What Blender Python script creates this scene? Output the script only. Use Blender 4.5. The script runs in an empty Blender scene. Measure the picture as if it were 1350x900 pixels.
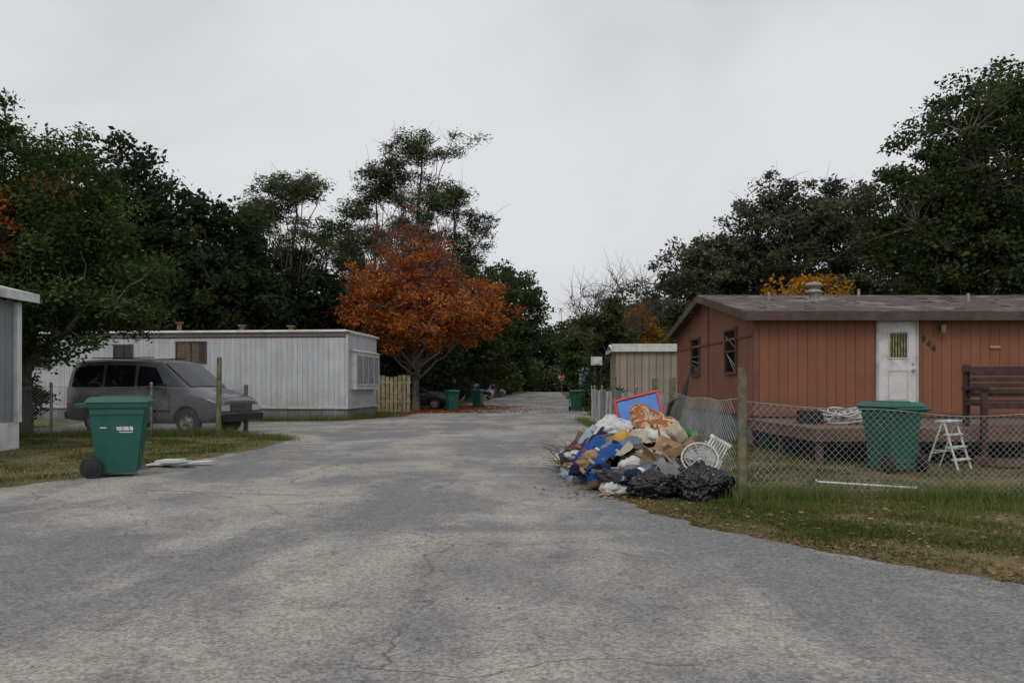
import bpy, bmesh, math, random
import numpy as np
from mathutils import Vector, Matrix, noise, Euler
random.seed(7)
RNG = np.random.default_rng(11)
scene = bpy.context.scene
col = scene.collection

# ------------------------------------------------------------------ materials
def newmat(name):
    m = bpy.data.materials.new(name); m.use_nodes = True
    nt = m.node_tree; b = nt.nodes['Principled BSDF']
    return m, nt, b
def N(nt, t, **kw):
    n = nt.nodes.new(t)
    for k, v in kw.items(): setattr(n, k, v)
    return n
def c4(c): return (c[0], c[1], c[2], 1)
def mixc(nt, fac, a, b, mode='MIX'):
    n = nt.nodes.new('ShaderNodeMix'); n.data_type = 'RGBA'; n.blend_type = mode
    for s, v in ((0, fac), (6, a), (7, b)):
        if isinstance(v, bpy.types.NodeSocket): nt.links.new(v, n.inputs[s])
        elif s == 0: n.inputs[0].default_value = v
        else: n.inputs[s].default_value = c4(v)
    return n.outputs[2]
def math_(nt, op, a, b=None, c=None):
    n = nt.nodes.new('ShaderNodeMath'); n.operation = op
    for i, v in enumerate((a, b, c)):
        if v is None: continue
        if isinstance(v, bpy.types.NodeSocket): nt.links.new(v, n.inputs[i])
        else: n.inputs[i].default_value = v
    return n.outputs[0]
def coords(nt, scale=(1, 1, 1)):
    tc = nt.nodes.new('ShaderNodeTexCoord'); mp = nt.nodes.new('ShaderNodeMapping')
    mp.inputs['Scale'].default_value = scale
    nt.links.new(tc.outputs['Object'], mp.inputs[0]); return mp.outputs[0]
def noise_(nt, vec, scale, detail=4, rough=.55, dist=0):
    n = N(nt, 'ShaderNodeTexNoise'); n.inputs['Scale'].default_value = scale
    n.inputs['Detail'].default_value = detail; n.inputs['Roughness'].default_value = rough
    n.inputs['Distortion'].default_value = dist
    nt.links.new(vec, n.inputs['Vector']); return n.outputs[0]
def ramp(nt, fac, lo, hi):
    n = N(nt, 'ShaderNodeMapRange'); n.inputs[1].default_value = lo; n.inputs[2].default_value = hi
    n.interpolation_type = 'SMOOTHSTEP'
    nt.links.new(fac, n.inputs[0]); return n.outputs[0]
def bump(nt, b, h, strength=.3, dist=.02):
    n = N(nt, 'ShaderNodeBump'); n.inputs['Strength'].default_value = strength
    n.inputs['Distance'].default_value = dist
    nt.links.new(h, n.inputs['Height']); nt.links.new(n.outputs[0], b.inputs['Normal'])

def mat(name, c, rough=.6, var=.25, scale=6, metal=0, bmp=.15, dirt=None, dscale=1.2, spec=.5):
    m, nt, b = newmat(name); v = coords(nt)
    n1 = noise_(nt, v, scale, 3)
    c2 = tuple(x * (1 - var) for x in c); c1 = tuple(min(1, x * (1 + var)) for x in c)
    o = mixc(nt, ramp(nt, n1, .3, .7), c2, c1)
    if dirt:
        n2 = noise_(nt, v, dscale, 5, .65, .5)
        o = mixc(nt, ramp(nt, n2, .45, .75), o, dirt)
    nt.links.new(o, b.inputs['Base Color'])
    b.inputs['Roughness'].default_value = rough; b.inputs['Metallic'].default_value = metal
    b.inputs['Specular IOR Level'].default_value = spec
    if bmp: bump(nt, b, noise_(nt, v, scale * 4, 4), bmp, .01)
    return m

def ribbed(name, c, spacing, groove, dirt, axis='XY', depth=.012, rough=.6, gcol=.45, streak=.5):
    m, nt, b = newmat(name); tc = nt.nodes.new('ShaderNodeTexCoord')
    sp = nt.nodes.new('ShaderNodeSeparateXYZ'); nt.links.new(tc.outputs['Object'], sp.inputs[0])
    ax = sp.outputs[0] if axis == 'X' else (sp.outputs[1] if axis == 'Y' else math_(nt, 'ADD', sp.outputs[0], sp.outputs[1]))
    q = math_(nt, 'DIVIDE', ax, spacing)
    f = math_(nt, 'FRACT', q)
    f = math_(nt, 'ABSOLUTE', math_(nt, 'SUBTRACT', f, .5))
    g = ramp(nt, f, groove * .5, groove)
    wn = N(nt, 'ShaderNodeTexWhiteNoise', noise_dimensions='1D'); nt.links.new(math_(nt, 'FLOOR', math_(nt, 'ADD', q, .5)), wn.inputs['W'])
    v = coords(nt); vs = coords(nt, (3, 3, .25))
    n1 = noise_(nt, v, 1.3, 4, .6)
    base = mixc(nt, ramp(nt, n1, .3, .75), c, tuple(x * .78 for x in c))
    base = mixc(nt, math_(nt, 'MULTIPLY', wn.outputs[0], .28), base, tuple(x * .55 for x in c))
    st = noise_(nt, vs, 2.5, 5, .7)
    base = mixc(nt, math_(nt, 'MULTIPLY', ramp(nt, st, .46, .74), streak), base, dirt)
    low = N(nt, 'ShaderNodeMapRange'); low.inputs[1].default_value = 1.3; low.inputs[2].default_value = .4
    nt.links.new(sp.outputs[2], low.inputs[0])
    base = mixc(nt, math_(nt, 'MULTIPLY', math_(nt, 'MULTIPLY', low.outputs[0], ramp(nt, n1, .3, .6)), .7), base, dirt)
    dark = mixc(nt, 1.0, base, (gcol, gcol, gcol), 'MULTIPLY')
    o = mixc(nt, g, dark, base)
    nt.links.new(o, b.inputs['Base Color']); b.inputs['Roughness'].default_value = rough
    bump(nt, b, g, 1.0, depth)
    return m

def asphalt_mat():
    m, nt, b = newmat('asphalt'); v = coords(nt)
    big = noise_(nt, v, .33, 5, .62, .8)
    vs = coords(nt, (1, .22, 1)); stre = noise_(nt, vs, .8, 4, .6, .3)
    s = math_(nt, 'ADD', math_(nt, 'MULTIPLY', big, .6), math_(nt, 'MULTIPLY', stre, .4))
    o = mixc(nt, ramp(nt, s, .43, .60), (.192, .190, .190), (.352, .332, .295))
    mid = noise_(nt, v, 2.4, 5, .7)
    o = mixc(nt, math_(nt, 'MULTIPLY', ramp(nt, mid, .50, .68), .5), o, (.145, .143, .143))
    sand = math_(nt, 'MULTIPLY', ramp(nt, noise_(nt, v, .9, 5, .7, .4), .55, .70), .55)
    o = mixc(nt, sand, o, (.40, .365, .30))
    vo = N(nt, 'ShaderNodeTexVoronoi'); vo.inputs['Scale'].default_value = 60
    nt.links.new(v, vo.inputs['Vector'])
    bw = N(nt, 'ShaderNodeSeparateColor'); nt.links.new(vo.outputs['Color'], bw.inputs[0])
    k = math_(nt, 'ADD', math_(nt, 'MULTIPLY', bw.outputs[0], .62), .69)
    pit = ramp(nt, noise_(nt, v, 45, 2, .6), .30, .42); k = math_(nt, 'MULTIPLY', k, math_(nt, 'ADD', math_(nt, 'MULTIPLY', pit, .4), .62))
    f2 = noise_(nt, v, 9, 4, .75); k = math_(nt, 'MULTIPLY', k, math_(nt, 'ADD', math_(nt, 'MULTIPLY', f2, .5), .77))
    kk = N(nt, 'ShaderNodeCombineColor')
    for i in range(3): nt.links.new(k, kk.inputs[i])
    o = mixc(nt, 1.0, o, kk.outputs[0], 'MULTIPLY')
    dn = N(nt, 'ShaderNodeTexNoise'); dn.inputs['Scale'].default_value = 1.6; dn.inputs['Detail'].default_value = 5
    nt.links.new(v, dn.inputs['Vector'])
    vm = N(nt, 'ShaderNodeVectorMath', operation='MULTIPLY_ADD'); nt.links.new(dn.outputs[1], vm.inputs[0])
    vm.inputs[1].default_value = (.9, .9, 0); nt.links.new(v, vm.inputs[2])
    ve = N(nt, 'ShaderNodeTexVoronoi', feature='DISTANCE_TO_EDGE'); ve.inputs['Scale'].default_value = .42
    nt.links.new(vm.outputs[0], ve.inputs['Vector'])
    cr = math_(nt, 'SUBTRACT', 1.0, ramp(nt, ve.outputs[0], .0008, .007))
    msk = ramp(nt, big, .44, .56)
    cr = math_(nt, 'MULTIPLY', cr, msk)
    o = mixc(nt, math_(nt, 'MULTIPLY', cr, .6), o, (.06, .06, .06))
    ov = N(nt, 'ShaderNodeTexVoronoi'); ov.inputs['Scale'].default_value = .9; nt.links.new(vm.outputs[0], ov.inputs['Vector'])
    os_ = math_(nt, 'SUBTRACT', 1.0, ramp(nt, ov.outputs['Distance'], .03, .10))
    o = mixc(nt, math_(nt, 'MULTIPLY', os_, .45), o, (.075, .075, .075))
    nt.links.new(o, b.inputs['Base Color']); b.inputs['Roughness'].default_value = .9
    b.inputs['Specular IOR Level'].default_value = .2
    bump(nt, b, bw.outputs[0], .5, .006)
    return m

def ground_mat():
    m, nt, b = newmat('ground_soil_grass'); v = coords(nt)
    o = mixc(nt, ramp(nt, noise_(nt, v, .8, 5, .65), .38, .62), (.080, .100, .034), (.20, .165, .085))
    o = mixc(nt, ramp(nt, noise_(nt, v, 3.1, 5, .7), .48, .66), o, (.22, .165, .105))
    o = mixc(nt, ramp(nt, noise_(nt, v, 30, 3, .7), .5, .75), o, (.05, .052, .024))
    nt.links.new(o, b.inputs['Base Color']); b.inputs['Roughness'].default_value = .95
    b.inputs['Specular IOR Level'].default_value = .1
    bump(nt, b, noise_(nt, v, 25, 4, .7), .8, .03)
    return m

def leaf_mat(name, trans=.3):
    m = bpy.data.materials.new(name); m.use_nodes = True; nt = m.node_tree; nt.nodes.remove(nt.nodes['Principled BSDF'])
    at = N(nt, 'ShaderNodeAttribute', attribute_name='Col')
    df = N(nt, 'ShaderNodeBsdfDiffuse'); nt.links.new(at.outputs['Color'], df.inputs[0])
    tr = N(nt, 'ShaderNodeBsdfTranslucent'); nt.links.new(at.outputs['Color'], tr.inputs[0])
    mx = N(nt, 'ShaderNodeMixShader'); mx.inputs[0].default_value = trans
    nt.links.new(df.outputs[0], mx.inputs[1]); nt.links.new(tr.outputs[0], mx.inputs[2])
    nt.links.new(mx.outputs[0], nt.nodes['Material Output'].inputs[0])
    return m

M = {}
M['asphalt'] = asphalt_mat(); M['ground'] = ground_mat(); M['leaf'] = leaf_mat('foliage'); M['grassb'] = leaf_mat('grass_blades', .25)
M['bark'] = mat('bark', (.10, .085, .07), .9, .4, 8, bmp=.6)
M['green'] = mat('green_plastic', (.008, .100, .072), .42, .15, 3, bmp=.08, dirt=(.035, .10, .08), dscale=2)
M['rubber'] = mat('black_rubber', (.018, .018, .019), .75, .3, 10)
M['white'] = mat('white_paint', (.66, .67, .67), .5, .06, 3, dirt=(.42, .42, .40), dscale=2)
M['dwhite'] = mat('weathered_white', (.50, .50, .49), .6, .12, 5, dirt=(.34, .33, .30), dscale=2.2)
M['wood'] = mat('weathered_post_wood', (.17, .155, .095), .9, .35, 9, bmp=.6, dirt=(.08, .095, .045), dscale=3)
M['deck'] = mat('deck_wood', (.15, .080, .060), .85, .3, 9, bmp=.4, dirt=(.09, .07, .06), dscale=3)
M['dbrown'] = mat('dark_brown_trim', (.075, .042, .034), .7, .25, 6, bmp=.2, dirt=(.12, .085, .07))
M['benchw'] = mat('bench_wood', (.055, .026, .022), .6, .3, 8, bmp=.2)
M['glass'] = mat('dark_window_glass', (.012, .013, .015), .08, .2, 2, bmp=0)
M['steel'] = mat('galvanised_wire', (.36, .37, .37), .5, .2, 6, metal=.3, bmp=0)
M['steelp'] = mat('galvanised_pipe', (.2, .205, .2), .5, .3, 8, metal=.4)
M['skirt'] = ribbed('grey_skirting', (.27, .31, .36), .15, .06, (.14, .13, .11), rough=.7)
M['orange'] = ribbed('terracotta_siding', (.280, .110, .056), .205, .03, (.17, .09, .06), rough=.75, gcol=.55, streak=.75)
M['otrim'] = mat('terracotta_trim', (.18, .07, .04), .7, .15, 5, dirt=(.13, .07, .045))
M['alu'] = ribbed('white_aluminium_siding', (.58, .60, .63), .205, .05, (.37, .36, .34), rough=.5, gcol=.72, depth=.008, streak=.6)
M['beige'] = ribbed('beige_siding', (.36, .31, .235), .3, .07, (.2, .16, .11), rough=.7, gcol=.5)
M['greyside'] = ribbed('grey_blue_siding', (.25, .28, .30), .22, .04, (.2, .21, .2), rough=.7, gcol=.75)
M['curtain'] = mat('curtain_brown', (.14, .1, .07), .9, .4, 14)
M['ycurt'] = mat('curtain_yellow_green', (.26, .25, .07), .9, .5, 16)
M['metalr'] = mat('white_metal_roof', (.62, .63, .63), .5, .1, 4, dirt=(.35, .33, .3))
M['card'] = mat('cardboard', (.30, .185, .10), .85, .2, 5, bmp=.1)
M['card2'] = mat('cardboard_dark', (.18, .10, .055), .85, .25, 5, bmp=.1)
M['bag'] = mat('black_plastic_film', (.012, .011, .014), .2, .3, 8, bmp=.12)
M['blueT'] = mat('blue_plastic', (.02, .17, .52), .4, .1, 3)
M['redT'] = mat('red_plastic', (.5, .02, .02), .4, .1, 3)
M['chimney'] = mat('vent_metal', (.3, .29, .27), .5, .25, 8, metal=.3, dirt=(.15, .09, .06))
M['dred'] = mat('rust_red_carton', (.35, .06, .03), .8, .2, 6)
M['dgreen'] = mat('green_carton', (.06, .2, .07), .7, .2, 6)

def shingle():
    m, nt, b = newmat('roof_shingles'); v = coords(nt)
    br = N(nt, 'ShaderNodeTexBrick'); br.inputs['Scale'].default_value = 3.0
    br.inputs['Color1'].default_value = (.105, .080, .068, 1); br.inputs['Color2'].default_value = (.06, .050, .045, 1)
    br.inputs['Mortar'].default_value = (.02, .018, .016, 1); br.inputs['Mortar Size'].default_value = .018
    nt.links.new(v, br.inputs['Vector'])
    o = mixc(nt, ramp(nt, noise_(nt, v, 1.1, 5, .7), .5, .62), br.outputs[0], (.18, .17, .155))
    o = mixc(nt, ramp(nt, noise_(nt, v, 5, 5, .7), .54, .68), o, (.15, .075, .045))
    nt.links.new(o, b.inputs['Base Color']); b.inputs['Roughness'].default_value = .9
    bump(nt, b, br.outputs[1], -.5, .01); return m
M['shingle'] = shingle()
def floral():
    m, nt, b = newmat('floral_fabric'); v = coords(nt)
    o = mixc(nt, ramp(nt, noise_(nt, v, 7, 4, .6, 1.5), .46, .52), (.5, .42, .3), (.33, .10, .025))
    o = mixc(nt, ramp(nt, noise_(nt, v, 12, 4, .6, 2), .56, .6), o, (.1, .05, .02))
    nt.links.new(o, b.inputs['Base Color']); b.inputs['Roughness'].default_value = .9; return m
M['floral'] = floral()
def cloth(name, c): return mat(name, c, .9, .12, 5, bmp=.2, spec=.1, dirt=tuple(x * .65 for x in c), dscale=4)
CL = [cloth('cloth_white', (.55, .55, .53)), cloth('cloth_cream', (.42, .37, .27)), cloth('cloth_blue', (.025, .08, .27)),
      cloth('cloth_paleblue', (.32, .41, .48)), cloth('cloth_navy', (.02, .025, .06)), cloth('cloth_brown', (.16, .08, .045)),
      cloth('cloth_yellow', (.48, .28, .07)), cloth('cloth_grey', (.2, .2, .21)), cloth('cloth_tan', (.36, .24, .13)), cloth('cloth_black', (.02, .02, .02)),
      M['floral'], cloth('cloth_greyblue', (.13, .17, .22)), M['bag']]

# ------------------------------------------------------------------ mesh builder
class MB:
    def __init__(s): s.V = []; s.F = []; s.Mi = []; s.S = []
    def add(s, vs, fs, mi=0, T=None, smooth=False):
        o = len(s.V)
        for v in vs:
            v = Vector(v)
            s.V.append(tuple(T @ v) if T is not None else tuple(v))
        for f in fs: s.F.append(tuple(i + o for i in f)); s.Mi.append(mi); s.S.append(smooth)
    def box(s, x0, x1, y0, y1, z0, z1, mi=0, T=None):
        v = [(x0, y0, z0), (x1, y0, z0), (x1, y1, z0), (x0, y1, z0), (x0, y0, z1), (x1, y0, z1), (x1, y1, z1), (x0, y1, z1)]
        s.add(v, [(0, 3, 2, 1), (4, 5, 6, 7), (0, 1, 5, 4), (1, 2, 6, 5), (2, 3, 7, 6), (3, 0, 4, 7)], mi, T)
    def frustum(s, b, t, z0, z1, mi=0, T=None):
        x0, x1, y0, y1 = b; a0, a1, c0, c1 = t
        v = [(x0, y0, z0), (x1, y0, z0), (x1, y1, z0), (x0, y1, z0), (a0, c0, z1), (a1, c0, z1), (a1, c1, z1), (a0, c1, z1)]
        s.add(v, [(0, 3, 2, 1), (4, 5, 6, 7), (0, 1, 5, 4), (1, 2, 6, 5), (2, 3, 7, 6), (3, 0, 4, 7)], mi, T)
    def path(s, pts, rad, n=6, mi=0, T=None, cap=True, closed=False, smooth=True):
        pts = [Vector(p) for p in pts]
        if not hasattr(rad, '__len__'): rad = [rad] * len(pts)
        vs = []; fs = []; prev = None
        for i, p in enumerate(pts):
            if closed: d = pts[(i + 1) % len(pts)] - pts[i - 1]
            else: d = pts[min(i + 1, len(pts) - 1)] - pts[max(i - 1, 0)]
            if d.length < 1e-9: d = Vector((0, 0, 1))
            d.normalize()
            if prev is None:
                a = Vector((1, 0, 0)) if abs(d.x) < .8 else Vector((0, 1, 0))
                u = d.cross(a).normalized()
            else:
                u = (prev - d * prev.dot(d)).normalized()
            prev = u; w = d.cross(u)
            for k in range(n):
                t = 2 * math.pi * k / n
                vs.append(p + (u * math.cos(t) + w * math.sin(t)) * rad[i])
        L = len(pts)
        for i in range(L if closed else L - 1):
            j = (i + 1) % L
            for k in range(n):
                k2 = (k + 1) % n
                fs.append((i * n + k, i * n + k2, j * n + k2, j * n + k))
        s.add(vs, fs, mi, T, smooth)
        if cap and not closed:
            s.add(vs[:n], [tuple(range(n))[::-1]], mi, T); s.add(vs[-n:], [tuple(range(n))], mi, T)
    def cyl(s, p0, p1, r0, r1=None, n=16, mi=0, T=None):
        s.path([p0, p1], [r0, r0 if r1 is None else r1], n, mi, T)
    def lathe(s, prof, n=24, mi=0, T=None, smooth=True):
        vs = []; fs = []
        for r, z in prof:
            for k in range(n):
                t = 2 * math.pi * k / n; vs.append((r * math.cos(t), r * math.sin(t), z))
        for i in range(len(prof) - 1):
            for k in range(n):
                k2 = (k + 1) % n; fs.append((i * n + k, i * n + k2, (i + 1) * n + k2, (i + 1) * n + k))
        s.add(vs, fs, mi, T, smooth)
    def prism(s, poly, axis, a, b, mi=0, T=None):
        def mk(p, t): return (t, p[0], p[1]) if axis == 'x' else ((p[0], t, p[1]) if axis == 'y' else (p[0], p[1], t))
        n = len(poly); vs = [mk(p, a) for p in poly] + [mk(p, b) for p in poly]
        fs = [tuple(range(n)), tuple(range(2 * n - 1, n - 1, -1))] + [(i, i + n, (i + 1) % n + n, (i + 1) % n) for i in range(n)]
        s.add(vs, fs, mi, T)
    def obj(s, name, mats, parent=None, loc=(0, 0, 0), rot=(0, 0, 0), bevel=0, scale=1, seg=2):
        me = bpy.data.meshes.new(name); me.from_pydata(s.V, [], s.F)
        for m in mats: me.materials.append(m)
        me.polygons.foreach_set('material_index', s.Mi); me.polygons.foreach_set('use_smooth', s.S)
        bm = bmesh.new(); bm.from_mesh(me); bmesh.ops.recalc_face_normals(bm, faces=bm.faces); bm.to_mesh(me); bm.free()
        o = bpy.data.objects.new(name, me); col.objects.link(o)
        o.location = loc; o.rotation_euler = rot; o.scale = (scale,) * 3
        if parent: o.parent = parent
        if bevel:
            b = o.modifiers.new('bevel', 'BEVEL'); b.width = bevel; b.segments = seg; b.limit_method = 'ANGLE'; b.angle_limit = math.radians(40)
        return o
def empty(name, loc=(0, 0, 0), rot=(0, 0, 0)):
    e = bpy.data.objects.new(name, None); col.objects.link(e); e.location = loc; e.rotation_euler = rot; e.empty_display_size = .2
    return e
def np_obj(name, verts, quads, mats, mi=None, cols=None, loc=(0, 0, 0), tri=False, smooth=None):
    k = 3 if tri else 4
    me = bpy.data.meshes.new(name); nv = len(verts); nf = len(quads)
    me.vertices.add(nv); me.vertices.foreach_set('co', np.asarray(verts, np.float32).ravel())
    me.loops.add(nf * k); me.loops.foreach_set('vertex_index', np.asarray(quads, np.int32).ravel())
    me.polygons.add(nf); me.polygons.foreach_set('loop_start', np.arange(0, nf * k, k, dtype=np.int32))
    me.polygons.foreach_set('loop_total', np.full(nf, k, np.int32))
    for m in mats: me.materials.append(m)
    if mi is not None: me.polygons.foreach_set('material_index', np.asarray(mi, np.int32))
    if smooth is not None: me.polygons.foreach_set('use_smooth', np.asarray(smooth, bool))
    if cols is not None:
        a = me.color_attributes.new('Col', 'FLOAT_COLOR', 'POINT')
        a.data.foreach_set('color', np.concatenate([cols, np.ones((nv, 1))], 1).astype(np.float32).ravel())
    me.update(calc_edges=True)
    o = bpy.data.objects.new(name, me); col.objects.link(o); o.location = loc; return o

# ------------------------------------------------------------------ ground + road
gm = MB(); gm.add([(-700, -200, 0), (700, -200, 0), (700, 1500, 0), (-700, 1500, 0)], [(0, 1, 2, 3)])
gm.obj('ground', [M['ground']])
ctrl = [(9.6, 160), (6.7, 100), (4.8, 60), (3.55, 37), (2.95, 27), (2.35, 18), (1.7, 13), (1.2, 10.2), (1.2, 9.2), (1.5, 8.0), (1.95, 7.0), (2.55, 6.0), (3.35, 5.1),
        (4.6, 4.2), (7, 3.2), (14, 1.8), (60, -2), (60, -30), (-60, -30), (-60, 4.5), (-20, 7.2), (-9, 8.9), (-6.5, 9.9), (-5.75, 12), (-5.45, 14), (-5.15, 17),
        (-5.3, 19.2), (-6.3, 20.7), (-7.4, 21.3), (-14.5, 21.6), (-15, 28.2), (-9, 28.3), (-6.2, 29.2), (-4.6, 33), (-3.9, 42), (-2.8, 60), (-.3, 100), (3.4, 160)]
poly = []
for i in range(len(ctrl)):
    a = Vector(ctrl[i]); b = Vector(ctrl[(i + 1) % len(ctrl)]); L = (b - a).length
    n = max(1, min(140, int(L / .1))) if max(abs(a.x), abs(b.x)) < 20 else 1
    for k in range(n):
        p = a.lerp(b, k / n)
        if n > 1:
            q = Vector((p.x * 1.7, p.y * 1.7, 0)); am = .1
            p = p + Vector((noise.noise(q) * am * 1.3 + noise.noise(q * 3.3) * am + noise.noise(q * 9) * am * .5, noise.noise(q + Vector((9, 3, 1))) * am + noise.noise(q * 8) * am * .5))
        poly.append((p.x, p.y))
me = bpy.data.meshes.new('road'); me.from_pydata([(x, y, .004) for x, y in poly], [], [tuple(range(len(poly)))])
me.materials.append(M['asphalt']); bmx = bmesh.new(); bmx.from_mesh(me)
bmesh.ops.triangulate(bmx, faces=bmx.faces); bmesh.ops.recalc_face_normals(bmx, faces=bmx.faces)
for f in bmx.faces:
    if f.normal.z < 0: f.normal_flip()
bmx.to_mesh(me); bmx.free()
o = bpy.data.objects.new('road', me); col.objects.link(o)
PX = np.array([p[0] for p in poly]); PY = np.array([p[1] for p in poly])
def inroad(x, y):
    c = np.zeros(len(x), bool); j = len(PX) - 1
    for i in range(len(PX)):
        cond = ((PY[i] > y) != (PY[j] > y))
        if cond.any():
            xi = (PX[j] - PX[i]) * (y - PY[i]) / (PY[j] - PY[i] + 1e-12) + PX[i]
            c ^= cond & (x < xi)
        j = i
    return c
def edge_dist(x, y):
    d = np.full(len(x), 1e9)
    sel = [(PX[i], PY[i]) for i in range(0, len(PX), 2) if abs(PX[i]) < 20 and PY[i] < 50]
    for (a, b) in sel: d = np.minimum(d, (x - a) ** 2 + (y - b) ** 2)
    return np.sqrt(d)
def nz(x, y, s, seed=0):
    xs = x * s + seed * 13.7; ys = y * s + seed * 7.1
    return (np.sin(xs * 1.3 + np.sin(ys * 1.7)) + np.sin(ys * 1.1 + 2.1 * np.sin(xs * .7 + 1)) + np.sin((xs + ys) * 2.3) * .5) / 2.5
def blades(x, y, h, w, colr, z=0.0, lean=.5):
    n = len(x); a = RNG.uniform(0, 2 * np.pi, n); dx = np.cos(a) * w; dy = np.sin(a) * w
    la = RNG.uniform(0, 2 * np.pi, n); l = RNG.uniform(0, lean, n) * h
    tx = x + np.cos(la) * l; ty = y + np.sin(la) * l
    V = np.empty((n, 3, 3)); V[:, 0] = np.stack([x - dx, y - dy, np.full(n, z)], 1)
    V[:, 1] = np.stack([x + dx, y + dy, np.full(n, z)], 1); V[:, 2] = np.stack([tx, ty, z + h], 1)
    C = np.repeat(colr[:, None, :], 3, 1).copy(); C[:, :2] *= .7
    return V.reshape(-1, 3), np.arange(n * 3).reshape(-1, 3), C.reshape(-1, 3)
def grass_patch(name, x0, x1, y0, y1, n, hbase, seed):
    x = RNG.uniform(x0, x1, n); y = RNG.uniform(y0, y1, n)
    k = ~inroad(x, y); x = x[k]; y = y[k]
    ed = edge_dist(x, y)
    v = nz(x, y, .9, seed); v2 = nz(x, y, 3.1, seed + 2)
    keep = RNG.uniform(0, 1, len(x)) < np.clip(.40 + .5 * v + .4 * v2, .05, 1) * np.clip(.2 + ed * 1.1, .15, 1)
    x, y, v, v2, ed = x[keep], y[keep], v[keep], v2[keep], ed[keep]
    n = len(x); h = np.clip(hbase * RNG.uniform(.4, 1.3, n) * (1 + .5 * v2), .012, .3)
    g = np.array([.095, .145, .032]); t = np.array([.31, .26, .12]); d = np.array([.062, .092, .025])
    r = RNG.uniform(0, 1, n)[:, None]; mixv = np.clip(.38 - .35 * v - .25 * v2 + RNG.normal(0, .22, n) + np.clip(.5 - ed, 0, .5) * .6, 0, 1)[:, None]
    c = (g * r + d * (1 - r)) * (1 - mixv) + t * mixv
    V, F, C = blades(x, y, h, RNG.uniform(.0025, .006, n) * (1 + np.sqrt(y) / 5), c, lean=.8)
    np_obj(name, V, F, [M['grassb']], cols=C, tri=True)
grass_patch('grass', 1.0, 8, 4, 9.6, 150000, .038, 1)
grass_patch('grass', 2.4, 12, 9.4, 17, 60000, .042, 2)
grass_patch('grass', -14, -5, 8.8, 21.4, 110000, .045, 3)
grass_patch('grass', -12, -3.5, 27.8, 36, 30000, .09, 4)
grass_patch('grass', 1.2, 5.5, 13, 45, 50000, .07, 5)
def weeds(name, pts, n, hh, sp):
    i = RNG.integers(0, len(pts) - 1, n); t = RNG.uniform(0, 1, n); P = np.array(pts, float)
    q = P[i] * (1 - t[:, None]) + P[i + 1] * t[:, None]; x = q[:, 0] + RNG.normal(0, sp, n); y = q[:, 1] + RNG.normal(0, sp, n)
    dens = RNG.uniform(0, 1, n) < np.clip(.5 + .6 * nz(x, y, 2.5, 8), .05, 1); x = x[dens]; y = y[dens]; n = len(x)
    h = hh * RNG.uniform(.3, 1.2, n); r = RNG.uniform(0, 1, n)[:, None]
    c = np.array([.095, .155, .032]) * r + np.array([.22, .21, .085]) * (1 - r)
    V, F, C = blades(x, y, h, RNG.uniform(.004, .009, n), c, lean=.6); np_obj(name, V, F, [M['grassb']], cols=C, tri=True)
weeds('tall_grass', [(2.6, 8.95), (6.5, 9.1), (9, 9.25)], 24000, .17, .18)
weeds('tall_grass', [(2.5, 8.5), (4.5, 8.5), (8, 8.7)], 10000, .08, .25)
weeds('tall_grass', [(-14, 19.9), (-9, 20.3), (-7.3, 20.5)], 9000, .28, .16)
weeds('tall_grass', [(-7.3, 20.6), (-6.0, 20.2), (-5.4, 18.5)], 4000, .12, .2)
weeds('tall_grass', [(2.45, 9.3), (2.5, 14), (2.55, 30)], 9000, .2, .15)
weeds('tall_grass', [(-10.6, 28.9), (-6.2, 29.6), (-5.3, 33.5)], 7000, .3, .2)
def litter(name, x, y, cols_, s0, s1, z=.008):
    n = len(x); s = RNG.uniform(s0, s1, n); a = RNG.uniform(0, 2 * np.pi, n); ca = np.cos(a) * s; sa = np.sin(a) * s
    zz = np.array([RNG.uniform(0, .5, n) * s for _ in range(4)])
    V = np.empty((n, 4, 3))
    for k, (u, w) in enumerate([(-1, 0), (0, -.55), (1, 0), (0, .55)]):
        V[:, k, 0] = x + u * ca - w * sa; V[:, k, 1] = y + u * sa + w * ca; V[:, k, 2] = z + zz[k]
    ci = RNG.integers(0, len(cols_), n); C = np.array(cols_)[ci] * RNG.uniform(.6, 1.2, n)[:, None]
    np_obj(name, V.reshape(-1, 3), np.arange(n * 4).reshape(-1, 4), [M['grassb']], cols=np.repeat(C, 4, 0))
BR = [(.2, .11, .055), (.28, .17, .08), (.13, .08, .045), (.36, .26, .13)]
x = np.concatenate([RNG.uniform(1, 8, 4500), RNG.uniform(-10, -5, 1800), RNG.uniform(1, 4, 1500)])
y = np.concatenate([RNG.uniform(4, 16, 4500), RNG.uniform(9, 21, 1800), RNG.uniform(13, 36, 1500)])
k = ~inroad(x, y); litter('fallen_leaves', x[k], y[k], BR, .015, .04, .02)
x = RNG.uniform(1, 5, 20000); y = RNG.uniform(4, 9.2, 20000); k = ~inroad(x, y); x, y = x[k], y[k]; k = edge_dist(x, y) < np.abs(RNG.normal(0, .35, len(x))); litter('fallen_leaves', x[k], y[k], BR, .01, .028, .012)
x = RNG.uniform(-7, 6, 260); y = RNG.uniform(3, 30, 260); litter('fallen_leaves', x, y, BR, .012, .03, .008)
x = 1.15 + RNG.normal(0, .35, 900); y = RNG.uniform(9, 17, 900); litter('fallen_leaves', x, y, BR, .015, .04, .01)
x = np.concatenate([RNG.uniform(.3, 6, 70000), RNG.uniform(-8, -4.5, 30000)]); y = np.concatenate([RNG.uniform(3.5, 14, 70000), RNG.uniform(8, 20, 30000)])
ed = edge_dist(x, y); k = ed < np.abs(RNG.normal(0, .24, len(x))); litter('road_edge_sand', x[k], y[k], [(.38, .33, .25), (.3, .26, .2), (.24, .2, .14)], .005, .012, .006)
RED = [(.28, .05, .03), (.35, .1, .04), (.2, .05, .03), (.3, .14, .05)]
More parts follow.
